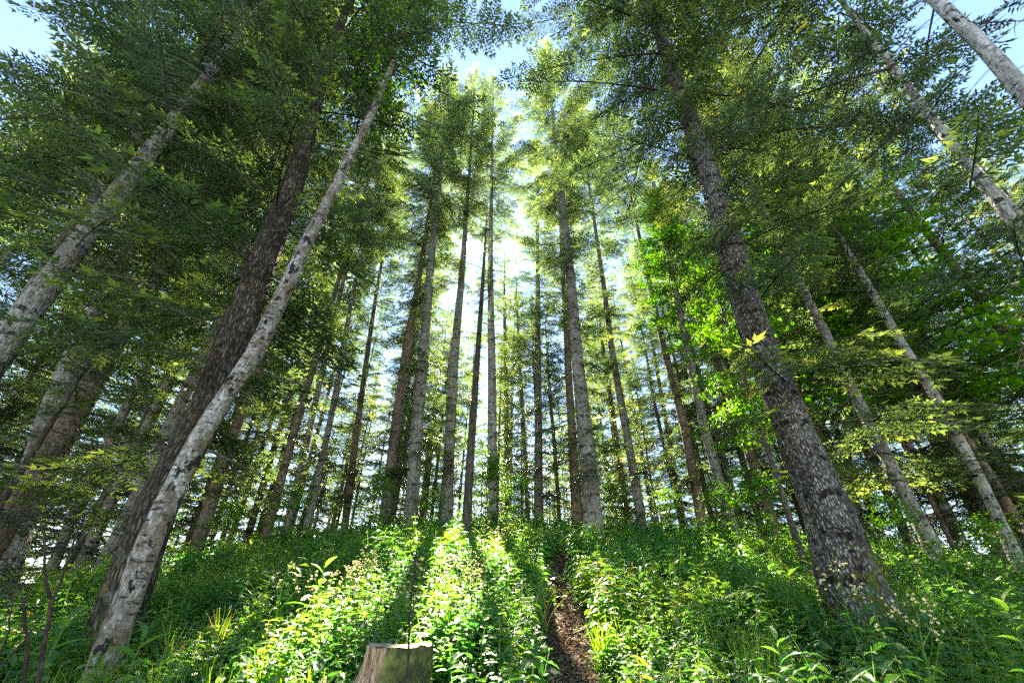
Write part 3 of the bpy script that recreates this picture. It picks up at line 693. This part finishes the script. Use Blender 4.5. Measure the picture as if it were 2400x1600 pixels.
for i, (px, D, H, lb) in enumerate([(560, 12.5, 1.6, 'small sapling in the gap right of the brown fir'), (690, 13.5, 1.9, 'bushy sapling at the feet of the three close trunks'),
        (1015, 12.0, 1.5, 'low sapling right of the stout grey fir'), (1215, 13.0, 1.7, 'sapling on the crest below the bright gap'), (1440, 12.5, 1.8, 'sapling right of the big crest fir'),
        (1560, 12.0, 1.5, 'sapling between the speckled and the ringed fir'), (1680, 11.5, 1.7, 'sapling left of the mossy green stem base'), (2060, 10.5, 1.5, 'sapling just right of the giant trunk'),
        (2260, 10.0, 1.3, 'sapling between the knotted and the pale ringed fir'), (400, 13, 1.8, 'sapling between the birch and the brown fir')]):
    side('sapling', px, D, H, lb, 40 + i, nm='sapling', cat='sapling', crownr=1.1)
# ------------------------------------------------------------------ ground sheet and path
def grid_mesh():
    r = np.concatenate([np.linspace(0.01, 20, 110), np.geomspace(20.5, 1200, 50)]); a = np.linspace(0, 2 * np.pi, 241)[:-1]
    X = r[:, None] * np.cos(a); Y = r[:, None] * np.sin(a); Z = g(X, Y)
    n = len(a); k = len(r); i = np.arange(k - 1)[:, None] * n; j = np.arange(n)[None]; j2 = (j + 1) % n
    Q = np.stack([i + j, i + n + j, i + n + j2, i + j2], -1).reshape(-1, 4)
    return np.stack([X, Y, Z], -1).reshape(-1, 3), Q
v, q = grid_mesh()
tag(mk('ground', v, q, M['soil'], smooth=True), kind='structure')
PP = [(1352, 1640), (1345, 1590), (1333, 1530), (1330, 1480), (1325, 1430), (1312, 1385), (1308, 1350), (1318, 1325), (1330, 1305)]
pathpts = [hit(*p) for p in PP]
p0 = pathpts[0]; pathpts = [np.array([p0[0] * .3, -2.0, 0]), np.array([p0[0] * .7, p0[1] * .45, 0])] + pathpts
pathpts = np.array(pathpts); print("PATH", pathpts.round(2).tolist())
t = np.linspace(0, 1, len(pathpts)); tt = np.linspace(0, 1, 90)
PX = np.interp(tt, t, pathpts[:, 0]); PY = np.interp(tt, t, pathpts[:, 1])
for _ in range(6):
    PX[1:-1] = (PX[:-2] + PX[2:]) / 2; PY[1:-1] = (PY[:-2] + PY[2:]) / 2
PWd = np.interp(tt, [0, .5, 1], [.26, .23, .13]) * (1 + .15 * np.sin(tt * 37))
def path_dist(x, y):
    d = np.hypot(np.asarray(x)[..., None] - PX, np.asarray(y)[..., None] - PY); i = d.argmin(-1)
    return d.min(-1) / PWd[i]
tx = np.gradient(PX); ty = np.gradient(PY); L_ = np.hypot(tx, ty); nx, ny = ty / L_, -tx / L_
cr_ = np.linspace(-1, 1, 9)
X = PX[:, None] + nx[:, None] * PWd[:, None] * cr_; Y = PY[:, None] + ny[:, None] * PWd[:, None] * cr_
Z = g(X, Y) + .02 - .012 * np.abs(cr_)[None] ** 4
i = np.arange(89)[:, None] * 9; j = np.arange(8)[None]
Q = np.stack([i + j, i + j + 1, i + 9 + j + 1, i + 9 + j], -1).reshape(-1, 4)
tag(mk('path', np.stack([X, Y, Z], -1).reshape(-1, 3), Q, M['path'], smooth=True), kind='structure')

# ------------------------------------------------------------------ undergrowth
def leaf(L, W, droop=.2, fold=.15, rows=3):
    u = np.linspace(0, 1, rows + 1); wv = np.sin(np.pi * np.clip(u * .93 + .05, 0, 1)) ** .8 * W / 2; wv[-1] = W * .02
    V = []
    for uu, ww in zip(u, wv):
        z = -droop * L * uu * uu
        V += [(L * uu, -ww, z + fold * ww), (L * uu, 0, z), (L * uu, ww, z + fold * ww)]
    Q = []
    for r_ in range(rows):
        b = r_ * 3; Q += [[b, b + 3, b + 4, b + 1], [b + 1, b + 4, b + 5, b + 2]]
    return np.array(V), np.array(Q)
def put_leaf(G, p, az, el, roll, L, W, t, droop=.25, rows=3, fold=.3, m=0):
    v, q = leaf(L, W, droop, fold, rows); Rm = rot(az, el, roll)
    G.add(v @ Rm.T + p, q, t, m)
def strip(G, P, w_, t=0, m=0):
    P = np.asarray(P, float); k = len(P); w_ = np.broadcast_to(w_, (k,)); s = np.array([1.0, .35, 0])
    V = np.concatenate([P - s * w_[:, None], P + s * w_[:, None]]); i = np.arange(k - 1)
    G.add(V, np.stack([i, i + 1, i + 1 + k, i + k], -1), t, m)
def herb(seed, h, rows=3, step=.05, ll=.08, wr=.5):
    rg = np.random.default_rng(seed); G = Geo(); lean = rg.normal(0, .10, 2); n = 6; u = np.linspace(0, 1, n)
    P = np.stack([lean[0] * h * u * u, lean[1] * h * u * u, h * u], -1); strip(G, P, np.linspace(.003, .0012, n), .3)
    a = rg.uniform(0, 6.28)
    for z in np.arange(.12, 1.0, step / h):
        p = np.array([np.interp(z, u, P[:, k]) for k in range(3)]); s = ll * (.55 + .75 * math.sin(math.pi * min(1, z * .85 + .1))) * (1.15 if z < .9 else .6)
        for k in range(2): put_leaf(G, p, a + k * math.pi + rg.uniform(-.3, .3), rg.uniform(-.25, .45), rg.uniform(-.4, .4), s * rg.uniform(.8, 1.2), s * wr, rg.uniform(0, .25), .35, rows)
        a += math.pi / 2
    return G.get()
def lance(seed, rows=3):
    rg = np.random.default_rng(seed); G = Geo(); n = rg.integers(6, 10)
    for i in range(n): put_leaf(G, np.array([0, 0, .03 * i]), i * 2.4, rg.uniform(.3, 1.1), rg.uniform(-.3, .3), rg.uniform(.13, .24), rg.uniform(.03, .05), rg.uniform(.1, .4), .5, rows + 1)
    return G.get()
def tuft(seed, h=.4, n=26):
    rg = np.random.default_rng(seed); G = Geo()
    for i in range(n):
        a = rg.uniform(0, 6.28); sp = rg.uniform(.1, .55); hh = h * rg.uniform(.5, 1.1); u = np.linspace(0, 1, 5)
        P = np.stack([np.cos(a) * sp * hh * u ** 1.8 + rg.normal(0, .02), np.sin(a) * sp * hh * u ** 1.8 + rg.normal(0, .02), hh * (u - .25 * sp * u ** 3)], -1)
        strip(G, P, np.array([.0025, .0035, .003, .002, .0005]) * 1.2, rg.uniform(.1, .75))
    return G.get()
def creeping(seed, n=12):
    rg = np.random.default_rng(seed); G = Geo()
    for i in range(n):
        p = np.array([rg.normal(0, .10), rg.normal(0, .10), rg.uniform(.04, .2)]); Rm = rot(rg.uniform(0, 6.28), rg.normal(0, .3), rg.normal(0, .3)); s = rg.uniform(.05, .1)
        G.add(LOB[0] @ Rm.T * s + p, LOB[1], rg.uniform(0, .3))
        strip(G, [p * [1, 1, 0], p], .0012, .3)
    return G.get()
HB = [herb(i, rng.uniform(.32, .55), 3, .05, rng.uniform(.055, .08), .5) for i in range(6)]
HN = [herb(20 + i, rng.uniform(.35, .6), 3, .04, rng.uniform(.07, .10), .26) for i in range(4)]
HF = [herb(40 + i, rng.uniform(.4, .6), 2, .07, .09, .5) for i in range(5)]
LN = [lance(i) for i in range(5)]
GR = [tuft(i, .38) for i in range(5)]
GS = [tuft(10 + i, .3, 14) for i in range(4)]
CP = [creeping(i) for i in range(5)]
def patch(x, y, s, ph): return np.sin(x * s + ph + 1.3 * np.sin(y * s * .8)) * np.sin(y * s * 1.1 + ph * 2 + .9 * np.sin(x * s))
def scatter(n, r0, r1, power, seed, azr=60):
    rg = np.random.default_rng(seed); a = R(azr) * rg.uniform(-1, 1, n); u = rg.random(n)
    r = (r0 ** power + u * (r1 ** power - r0 ** power)) ** (1 / power)
    x, y = r * np.sin(a), r * np.cos(a)
    keep = path_dist(x, y) > 1 + rg.uniform(0, .25, n)
    for (tx_, ty_, tr) in PLACED:
        keep &= np.hypot(x - tx_, y - ty_ + (.3 if tr > .3 else 0)) > (.7 if tr > .3 else tr * 1.4)
    keep &= np.hypot(x - STUMP[0], y - STUMP[1]) > .30
    sdir = STUMP[:2] / np.hypot(STUMP[0], STUMP[1]); al = x * sdir[0] + y * sdir[1]; la = np.abs(x * sdir[1] - y * sdir[0])
    keep &= ~((al < 3.2) & (al > 1.0) & (la < .30))
    return x[keep], y[keep], rg
STUMP = hit(935, 1600, .30)
STUMP = ray(935, 1512); STUMP = STUMP / np.hypot(STUMP[0], STUMP[1]) * 3.15
def stuff(name, label, cat, mat, parts, n, r0, r1, power, seed, smin, smax, cond=None, tilt=.12):
    x, y, rg = scatter(n, r0, r1, power, seed)
    if cond is not None:
        k = cond(x, y, rg); x, y = x[k], y[k]
    G = Geo(); wh = rg.integers(len(parts), size=len(x))
    tv = .28 + .3 * patch(x, y, .9, seed) + rg.normal(0, .10, len(x))
    tv = np.where(rg.random(len(x)) < .015, .7, tv)
    for i, T in enumerate(parts):
        s = wh == i; xs, ys = x[s], y[s]; k = s.sum()
        pos = np.stack([xs, ys, g(xs, ys) - .01], -1)
        az = rg.uniform(0, 6.28, k); Rm = rot(az, rg.normal(0, tilt, k), rg.normal(0, tilt, k))
        G.inst(T, mats(pos, Rm, rg.uniform(smin, smax, k) * (1 + .35 * patch(xs, ys, 1.4, seed + 3))), tv[s])
    v, q, t_, _ = G.get(); print("STUFF", name, len(q))
    return tag(mk(name, v, q, M[mat], np.clip(t_, 0, 1)), label, cat, None, 'stuff')
stuff('undergrowth', 'low leafy green herbs covering the slope near the path', 'undergrowth', 'herb', HB, 6500, 1.3, 7, 1.7, 1, .55, 1.15)
stuff('undergrowth', 'narrow leaved green herbs mixed through the near slope', 'undergrowth', 'herb', HN, 2200, 1.3, 9, 1.6, 2, .6, 1.25, lambda x, y, rg: patch(x, y, .7, 2) + rg.normal(0, .4, len(x)) > -.1)
stuff('undergrowth', 'leafy green herbs farther up the slope to the crest', 'undergrowth', 'herb', HF, 15000, 6, 24, 1.3, 3, .7, 1.25)
stuff('broadleaf_ground_cover', 'rosettes of long broad leaves among the herbs', 'ground cover', 'herb', LN, 500, 1.3, 8, 1.6, 4, .45, .85)
stuff('creeping_ground_cover', 'small lobed leaves close to the soil', 'ground cover', 'herb', CP, 5200, 1.2, 8, 1.6, 5, .7, 1.3)
stuff('grass', 'thin green grass tufts between the herbs', 'grass', 'grass', GR, 1500, 1.3, 12, 1.5, 6, .6, 1.1, lambda x, y, rg: (patch(x, y, .6, 5) + rg.normal(0, .3, len(x)) > .15) | ((x < -2.5) & (y > 5) & (x / y > -.85) & (x / y < -.45)))
stuff('grass', 'short grass in the sunlit opening beside the furrowed trunk', 'grass', 'grass', GS, 3000, 5, 12, 1.6, 7, .8, 1.4, lambda x, y, rg: (x / y > -.85) & (x / y < -.5))
# litter on the path and under the herbs
def litter(n, onpath, seed):
    rg = np.random.default_rng(seed); G = Geo()
    if onpath:
        k = rg.integers(90, size=n); o = rg.normal(0, .55, n) * PWd[k]; x = PX[k] + nx[k] * o + rg.normal(0, .06, n); y = PY[k] + ny[k] * o + rg.normal(0, .06, n)
    else:
        a = R(58) * rg.uniform(-1, 1, n); r = 1.2 + 7 * rg.random(n); x, y = r * np.sin(a), r * np.cos(a)
    pos = np.stack([x, y, g(x, y) + (.026 if onpath else .006) + rg.uniform(0, .012, n)], -1)
    Rm = rot(rg.uniform(0, 6.28, n), rg.normal(0, .22, n), rg.normal(0, .5, n)); ln = rg.uniform(.012, .06, n) ; wd = np.where(rg.random(n) < .6, rg.uniform(.004, .01, n), rg.uniform(.015, .035, n))
    Ms = np.concatenate([Rm * np.stack([ln, wd, wd * .3], -1)[:, None, :], pos[:, :, None]], 2)
    G.inst(DIA, Ms, rg.uniform(0, 1, n)); return G.get()
v, q, t_, _ = litter(16000, True, 3)
tag(mk('leaf_litter', v, q, M['litter'], t_), 'brown chips, needles and dead leaves on the path', 'leaf litter', None, 'stuff')
v, q, t_, _ = litter(12000, False, 4)
tag(mk('leaf_litter', v, q, M['litter'], t_), 'scattered dead leaves under the herbs', 'leaf litter', None, 'stuff')

# ------------------------------------------------------------------ single plants
def weed(px, py, D, h, label, seed, heads=9, gname='tall weeds gone to seed'):
    """tall stalk with narrow leaves and a branching head of pale seed tufts"""
    d = ray(px, py); d = d / np.hypot(d[0], d[1]) * D; x, y = d[0], d[1]; z = float(g(x, y)); h = max(.35, d[2] - z)
    rg = np.random.default_rng(seed); e = empty('flowering_weed', (x, y, z), label=label, cat='weed', group=gname)
    u = np.linspace(0, 1, 8); P = np.stack([rg.normal(0, .04) * u * u + .01 * np.sin(u * 6), rg.normal(0, .04) * u * u, h * u], -1)
    S = Geo(); v_, q_ = tube(P, np.linspace(.006, .003, 8), 4); S.add(v_, q_, .55); Fl = Geo(); Lf = Geo()
    for i in range(heads):
        Fl = Geo(); s0 = .68 + .32 * i / heads; p = np.array([np.interp(s0, u, P[:, k]) for k in range(3)]); a = i * 2.4; L = .16 * (1.25 - (s0 - .68) * 1.8) * h / .8
        tip = p + np.array([math.cos(a) * L * .6, math.sin(a) * L * .6, L * .8]); v_, q_ = tube(np.array([p, (p + tip) / 2 + [0, 0, -.01], tip]), [.002, .0016, .001], 3); S.add(v_, q_, .6)
        for k in range(5):
            t2 = tip + rg.normal(0, .018, 3) + [0, 0, .015]; v_, q_ = tube(np.array([tip, t2 * .5 + tip * .5, t2]), [.001, .001, .0008], 3); S.add(v_, q_, .6)
            n = 7; Rm = rot(rg.uniform(0, 6.28, n), rg.uniform(.1, 1.5, n), rg.uniform(0, 3, n)); Fl.inst(DIA, np.concatenate([Rm * np.array([.013, .006, 1.0])[None, None], np.repeat(t2[None, :, None], n, 0)], 2), rg.uniform(0, 1, n))
        v_, q_, t_, _ = Fl.get(); mk('seed_head', v_, q_, M['flower'], t_, parent=e)
    a = 0
    for z0 in np.arange(.15, .8, .07 / h):
        p = np.array([np.interp(z0, u, P[:, k]) for k in range(3)]); a += 2.4
        put_leaf(Lf, p, a, rg.uniform(-.1, .6), rg.uniform(-.4, .4), rg.uniform(.07, .12) * (1.2 - z0 * .7), .022, rg.uniform(.3, .75), .5)
    v_, q_, t_, _ = S.get(); mk('stem', v_, q_, M['grass'], t_, parent=e)
    v_, q_, t_, _ = Lf.get(); mk('foliage', v_, q_, M['herb'], t_, parent=e)
    PLACED.append((x, y, .01)); return e
W_ = [(676, 1352, 4.4, 'lone tall weed with a fluffy pale seed head left of the big leafed seedling'),
      (757, 1372, 4.0, 'weed with white seed tufts in front of the big leafed seedling'),
      (815, 1352, 4.6, 'slim seeding weed right of the big leafed seedling'),
      (868, 1322, 4.8, 'widely branched seeding weed midway to the dead sapling'),
      (838, 1335, 5.1, 'small seeding weed left of the widely branched one'),
      (958, 1332, 4.6, 'seeding weed behind the tip of the dead sapling'),
      (945, 1388, 3.9, 'yellow seeding weed left of the dead sapling, above the stump'),
      (1066, 1318, 4.5, 'tallest seeding weed of the sunlit clump right of the stump'),
      (1092, 1312, 4.7, 'pinkish headed weed at the top of the sunlit clump'),
      (1045, 1370, 3.9, 'orange tinged seeding weed on the left of the sunlit clump'),
      (1135, 1330, 4.4, 'seeding weed on the right of the sunlit clump'),
      (1108, 1350, 4.0, 'low seeding weed in the middle of the sunlit clump'),
      (1165, 1250, 6.5, 'tall weed catching the sun below the pale upright fir'),
      (1195, 1215, 8.0, 'tall weed on the crest below the thin brown fir'),
      (1140, 1235, 7.4, 'sunlit weed on the crest left of the pale upright fir'),
      (1960, 1362, 3.9, 'pale headed weed before the foot of the giant trunk'),
      (2140, 1272, 4.8, 'yellow headed weed right of the giant trunk'),
      (2200, 1285, 4.7, 'white headed weed between the giant trunk and the right edge'),
      (2365, 1270, 4.8, 'seeding weed at the right edge of the photo'),
      (2100, 1445, 3.2, 'thin weed in front of the mossy foot of the giant trunk')]
for i, (px, py, D, lb) in enumerate(W_): weed(px, py, D, .8, lb, 300 + i, 9 if i % 2 else 7)

def rosette(px, py, D, label, seed, n=14, L=.15, nm='leafy_plant', base=None):
    d = ray(px, py); d = d / np.hypot(d[0], d[1]) * D; x, y = d[0], d[1]; z = float(g(x, y)); h = max(.25, d[2] - z)
    rg = np.random.default_rng(seed); e = empty(nm, (x, y, z), label=label, cat='plant', group='large leafed seedlings')
    S = Geo(); Lf = Geo(); u = np.linspace(0, 1, 6); P = np.stack([.03 * u * u, -.02 * u, h * u], -1); v_, q_ = tube(P, np.linspace(.006, .003, 6), 4); S.add(v_, q_, .5)
    for i in range(n):
        s0 = .35 + .65 * i / n; p = np.array([np.interp(s0, u, P[:, k]) for k in range(3)])
        put_leaf(Lf, p, i * 2.4, -.1 + 1.2 * s0 * s0, rg.uniform(-.3, .3), L * rg.uniform(.8, 1.2), L * .36, rg.uniform(.35, .7), .35, 5, .5)
    v_, q_, t_, _ = S.get(); mk('stem', v_, q_, M['grass'], t_, parent=e)
    v_, q_, t_, _ = Lf.get(); mk('foliage', v_, q_, M['herb'], t_, parent=e)
rosette(757, 1318, 4.2, 'upright seedling with long pointed pale leaves standing above the herbs', 1, 14, .12)
rosette(1905, 1238, 7.0, 'broad leaved plant with drooping bright leaves left of the giant trunk', 2, 16, .16)
rosette(2320, 1390, 3.6, 'large leafed plant in sun at the lower right', 3, 14, .11)
rosette(340, 1470, 3.6, 'plant with pointed green leaves at the foot of the peeling birch', 4, 10, .15)
rosette(165, 1430, 4.0, 'sunlit seedling between the forked shrub and the peeling birch', 5, 12, .13)
rosette(1800, 1480, 3.2, 'shaded broad leaved plant below the giant trunk', 6, 12, .10)
rosette(1490, 1340, 4.8, 'pale lobed plant in the shade right of the path', 7, 12, .14)

# ------------------------------------------------------------------ stump
def stump():
    x, y = STUMP[0], STUMP[1]; zt = STUMP[2]; zb = float(g(x, y)) - .08; h = zt - zb
    e = empty('tree_stump', (x, y, zb), label='cut stump with split pale wood and mossy bark in front of the dead sapling', cat='stump')
    n = 72; k = 26; a = np.linspace(0, 2 * np.pi, n, endpoint=False); u = np.linspace(0, 1, k)
    rg = np.random.default_rng(5); r = .185
    lob = sum(np.exp(-(((a - c_ + np.pi) % (2 * np.pi) - np.pi) / w_) ** 2) * s_ for c_, w_, s_ in ((3.4, .4, 3.0), (5.0, .3, .5), (.3, .35, .25), (1.8, .4, .7)))
    Rr = r * (1 + .04 * np.sin(3 * a + 1) + .03 * np.sin(7 * a))[None] * (1 + .06 * (1 - u[:, None])) + r * lob[None] * (1 - u[:, None]) ** 2.2 + rg.normal(0, .0025, (k, n))
    Rr += .006 * np.sin(17 * a[None] + 3 * u[:, None])
    Zt = h * (u[:, None] + 0 * a[None]) + (u[:, None] > .96) * (.004 * np.sin(2 * a + 1) + .004 * np.sin(7 * a))[None]
    V = np.stack([Rr * np.cos(a), Rr * np.sin(a), Zt], -1).reshape(-1, 3)
    i = np.arange(k - 1)[:, None] * n; j = np.arange(n)[None]; j2 = (j + 1) % n; Q = np.stack([i + j, i + j2, i + n + j2, i + n + j], -1).reshape(-1, 4)
    ma, nn = new_mat("stump side"); at = nd(nn, "ShaderNodeAttribute", attribute_name='bc'); v = at.outputs['Vector']; sep = nd(nn, "ShaderNodeSeparateXYZ"); nn.links.new(v, sep.inputs[0])
    f = noise(nn, mapping(nn, v, (60, 60, 7)), 1, 6, .75); wood = ramp(nn, f, [(.4, (.03, .018, .010)), (.48, (.34, .20, .11)), (.62, (.62, .44, .28))])
    bark = ramp(nn, noise(nn, mapping(nn, v, (14, 14, 9)), 1, 7, .75), [(.35, (.02, .015, .01)), (.5, (.07, .075, .015)), (.62, (.17, .19, .03)), (.7, (.25, .2, .14))])
    msk = nd(nn, "ShaderNodeMapRange"); msk.inputs[1].default_value = -.05; msk.inputs[2].default_value = .0
    # bare split wood on the left front
    nn.links.new(math_(nn, 'ADD', sep.outputs[0], math_(nn, 'MULTIPLY', math_(nn, 'SUBTRACT', noise(nn, mapping(nn, v, (9, 9, 4)), 1, 3), .5), .35)), msk.inputs[0])
    colr = mixc(nn, msk.outputs[0], wood, bark)
    p = nd(nn, "ShaderNodeBsdfPrincipled"); p.inputs['Roughness'].default_value = .85; nn.links.new(colr, p.inputs['Base Color'])
    b = nd(nn, "ShaderNodeBump"); b.inputs['Strength'].default_value = .8; b.inputs['Distance'].default_value = .02; nn.links.new(f, b.inputs['Height']); nn.links.new(b.outputs[0], p.inputs['Normal'])
    o = nd(nn, "ShaderNodeOutputMaterial"); nn.links.new(p.outputs[0], o.inputs[0])
    bcx = np.stack([np.broadcast_to(np.cos(a) * r, (k, n)), np.broadcast_to(np.sin(a) * r, (k, n)), Zt], -1).reshape(-1, 3)
    mk('bark', V, Q, ma, bc=bcx, parent=e, smooth=True)
    # cut face
    rr = np.linspace(0.0, 1, 10); top = V.reshape(k, n, 3)[-1]; cen = top.mean(0)
    VV = (cen + (top - cen)[None] * rr[:, None, None]) + np.array([0, 0, .003]) + np.stack([0 * a, 0 * a, .003 * np.sin(9 * a)], -1)[None] * rr[:, None, None]
    i = np.arange(9)[:, None] * n; Q = np.stack([i + j, i + j2, i + n + j2, i + n + j], -1).reshape(-1, 4)
    ma2, n2 = new_mat("stump cut wood"); at = nd(n2, "ShaderNodeAttribute", attribute_name='bc'); v = at.outputs['Vector']
    ln = nd(n2, "ShaderNodeVectorMath", operation='LENGTH'); n2.links.new(v, ln.inputs[0]); rings = math_(n2, 'SINE', math_(n2, 'MULTIPLY', math_(n2, 'ADD', ln.outputs['Value'], math_(n2, 'MULTIPLY', noise(n2, mapping(n2, v, (7, 7, 7)), 1, 3), .03)), 600))
    colr = ramp(n2, math_(n2, 'ADD', math_(n2, 'MULTIPLY', rings, .15), noise(n2, mapping(n2, v, (20, 20, 20)), 1, 5)), [(.3, (.12, .08, .05)), (.55, (.33, .23, .15)), (.75, (.5, .38, .27))])
    p = nd(n2, "ShaderNodeBsdfPrincipled"); p.inputs['Roughness'].default_value = .85; n2.links.new(colr, p.inputs['Base Color']); o = nd(n2, "ShaderNodeOutputMaterial"); n2.links.new(p.outputs[0], o.inputs[0])
    mk('cut_face', VV.reshape(-1, 3), Q, ma2, bc=(VV - cen).reshape(-1, 3), parent=e)
stump()

# ------------------------------------------------------------------ dead sapling, bare forked shrub, logs and fallen branches
def pix_chain(pts, D, down=0.0):
    out_ = []; hd = None
    for (x, y) in pts:
        d = ray(x, y); d = d / np.hypot(d[0], d[1]); hd = d[:2] if hd is None else hd
        out_.append(d * D / (d[0] * hd[0] + d[1] * hd[1]))
    return np.array(out_)
def bare_plant(name, label, cat, chains, D, group=None, mat='darktwig'):
    first = pix_chain(chains[0][0], D); b = first[0].copy(); b[2] = float(g(b[0], b[1])) - .03
    e = empty(name, tuple(b), label=label, cat=cat, group=group)
    for idx, (pts, w0, w1, nm) in enumerate(chains):
        P = pix_chain(pts, D)
        if idx == 0: P = np.vstack([[b[0], b[1], b[2]], P]) if P[0][2] > b[2] + .02 else P
        s = np.concatenate([[0], np.cumsum(np.linalg.norm(np.diff(P, axis=0), axis=1))]); q_ = np.linspace(0, s[-1], max(6, int(s[-1] / .04)))
        C = np.stack([np.interp(q_, s, P[:, k]) for k in range(3)], -1)
        for _ in range(2): C[1:-1] = (C[:-2] + 2 * C[1:-1] + C[2:]) / 4
        C += np.random.default_rng(idx).normal(0, .0015, C.shape)
        v_, q2, bc_ = tube(C - b, np.linspace(w0, w1, len(C)), 7, True); mk(nm, v_, q2, M[mat], bc=bc_, parent=e, smooth=True)
    return e
tw = lambda x0, y0, x1, y1, sag: ([(x0, y0), ((x0 + x1) / 2, (y0 + y1) / 2 - sag), (x1, y1)], .0026, .0008, 'twig')
ch = [([(950, 1640), (955, 1560), (958, 1500), (962, 1420), (966, 1370), (972, 1330), (977, 1293)], .0085, .004, 'stem')]
for y, L, sg in ((1296, 28, 4), (1316, 40, 7), (1324, 38, 16), (1344, 36, 12), (1352, 30, 8), (1372, 44, 6), (1376, 26, 12), (1398, 34, 9), (1427, 30, 5), (1436, 36, 4), (1460, 18, 3), (1390, 46, 14)):
    x0 = np.interp(y, [1293, 1330, 1370, 1420, 1640], [977, 972, 966, 962, 950]); ch.append(tw(x0, y, x0 + L, y + L * .75 * (1 if y > 1318 else .3), sg))
bare_plant('dead_sapling', 'thin dead grey stem with curled bare twigs in front of the stump', 'dead sapling', ch, 2.75)
ch = [([(100, 1575), (97, 1540), (108, 1480), (122, 1407)], .012, .009, 'stem'),
      ([(122, 1407), (106, 1375), (104, 1310), (107, 1262), (96, 1215), (88, 1190)], .008, .003, 'branch'),
      ([(122, 1407), (136, 1385), (150, 1340), (166, 1290), (182, 1240), (205, 1200), (245, 1150), (278, 1120)], .0075, .0015, 'branch'),
      ([(162, 1300), (155, 1290), (150, 1270)], .004, .002, 'branch')]
bare_plant('bare_shrub', 'dark forked leafless stem at the lower left', 'shrub', ch, 3.4, 'bare stems at the lower left')
ch = [([(62, 1590), (65, 1520), (58, 1460), (55, 1400)], .010, .006, 'stem'), ([(60, 1500), (40, 1520), (0, 1560)], .005, .003, 'branch')]
bare_plant('bare_shrub', 'short dark broken stem left of the forked leafless one', 'shrub', ch, 3.2, 'bare stems at the lower left')
ch = [([(18, 1500), (22, 1440), (36, 1385), (42, 1370)], .008, .003, 'stem'), ([(30, 1400), (10, 1390), (-10, 1395)], .003, .001, 'branch'), ([(24, 1430), (5, 1412), (-20, 1400)], .003, .001, 'branch'), ([(40, 1375), (60, 1370), (90, 1368)], .003, .001, 'branch')]
bare_plant('bare_shrub', 'tangled dark leafless shrub at the very left edge', 'shrub', ch, 3.8, 'bare stems at the lower left')

def log(label, pa, pb, r, mat, seed, lift=0.0, name='log', cat='log', group=None, n=16):
    A = hit(*pa); B = hit(*pb); rg = np.random.default_rng(seed); k = 14; u = np.linspace(0, 1, k)[:, None]
    P = A * (1 - u) + B * u; P[:, 2] = g(P[:, 0], P[:, 1]) + r * .7 + lift; P += rg.normal(0, r * .12, P.shape)
    rr = r * (1 + .1 * rg.normal(0, 1, k)) * np.linspace(1, .75, k); rr[0] *= .7; rr[-1] *= .6
    P = np.vstack([P[0], P, P[-1]]); rr = np.concatenate([[.001], rr, [.001]])
    P[0] -= (P[3] - P[1]) * .02; b = P[0].copy()
    v_, q_, bc_ = tube(P - b, rr, n, True); v_ += rg.normal(0, r * .05, v_.shape)
    return tag(mk(name, v_, q_, M[mat], bc=bc_, smooth=True, loc=tuple(b)), label, cat, group)
log('dark rotten log end on the crest at the top of the path', (1318, 1262), (1362, 1268), .17, 'oak', 1, .08)
log('brown log half hidden by herbs left of the path head', (1118, 1285), (1140, 1272), .07, 'firbrown', 2, .05)
log('pale fallen branch lying across the path', (1280, 1352), (1320, 1362), .025, 'firpale', 3, .02, 'fallen_branch', 'branch', 'branches on the path', 8)
log('short pale branch end sticking up beside the path bend', (1322, 1360), (1328, 1330), .025, 'firpale', 4, .03, 'fallen_branch', 'branch', 'branches on the path', 8)
log('light stick crossing the middle of the path', (1312, 1485), (1338, 1495), .010, 'firpale', 5, .02, 'fallen_branch', 'branch', 'branches on the path', 8)
log('thick brown stick at the left side of the path bottom', (1245, 1565), (1290, 1598), .014, 'firbrown', 6, .03, 'fallen_branch', 'branch', 'branches on the path', 8)
log('dark stick reaching onto the path from the right', (1340, 1500), (1400, 1470), .012, 'twig', 7, .03, 'fallen_branch', 'branch', 'branches on the path', 8)
log('long root like branch low behind the birch foot', (370, 1475), (520, 1440), .03, 'oak', 8, .03, 'fallen_branch', 'branch', 'branches on the slope', 8)
print("TOTAL objects", len(scene.objects))
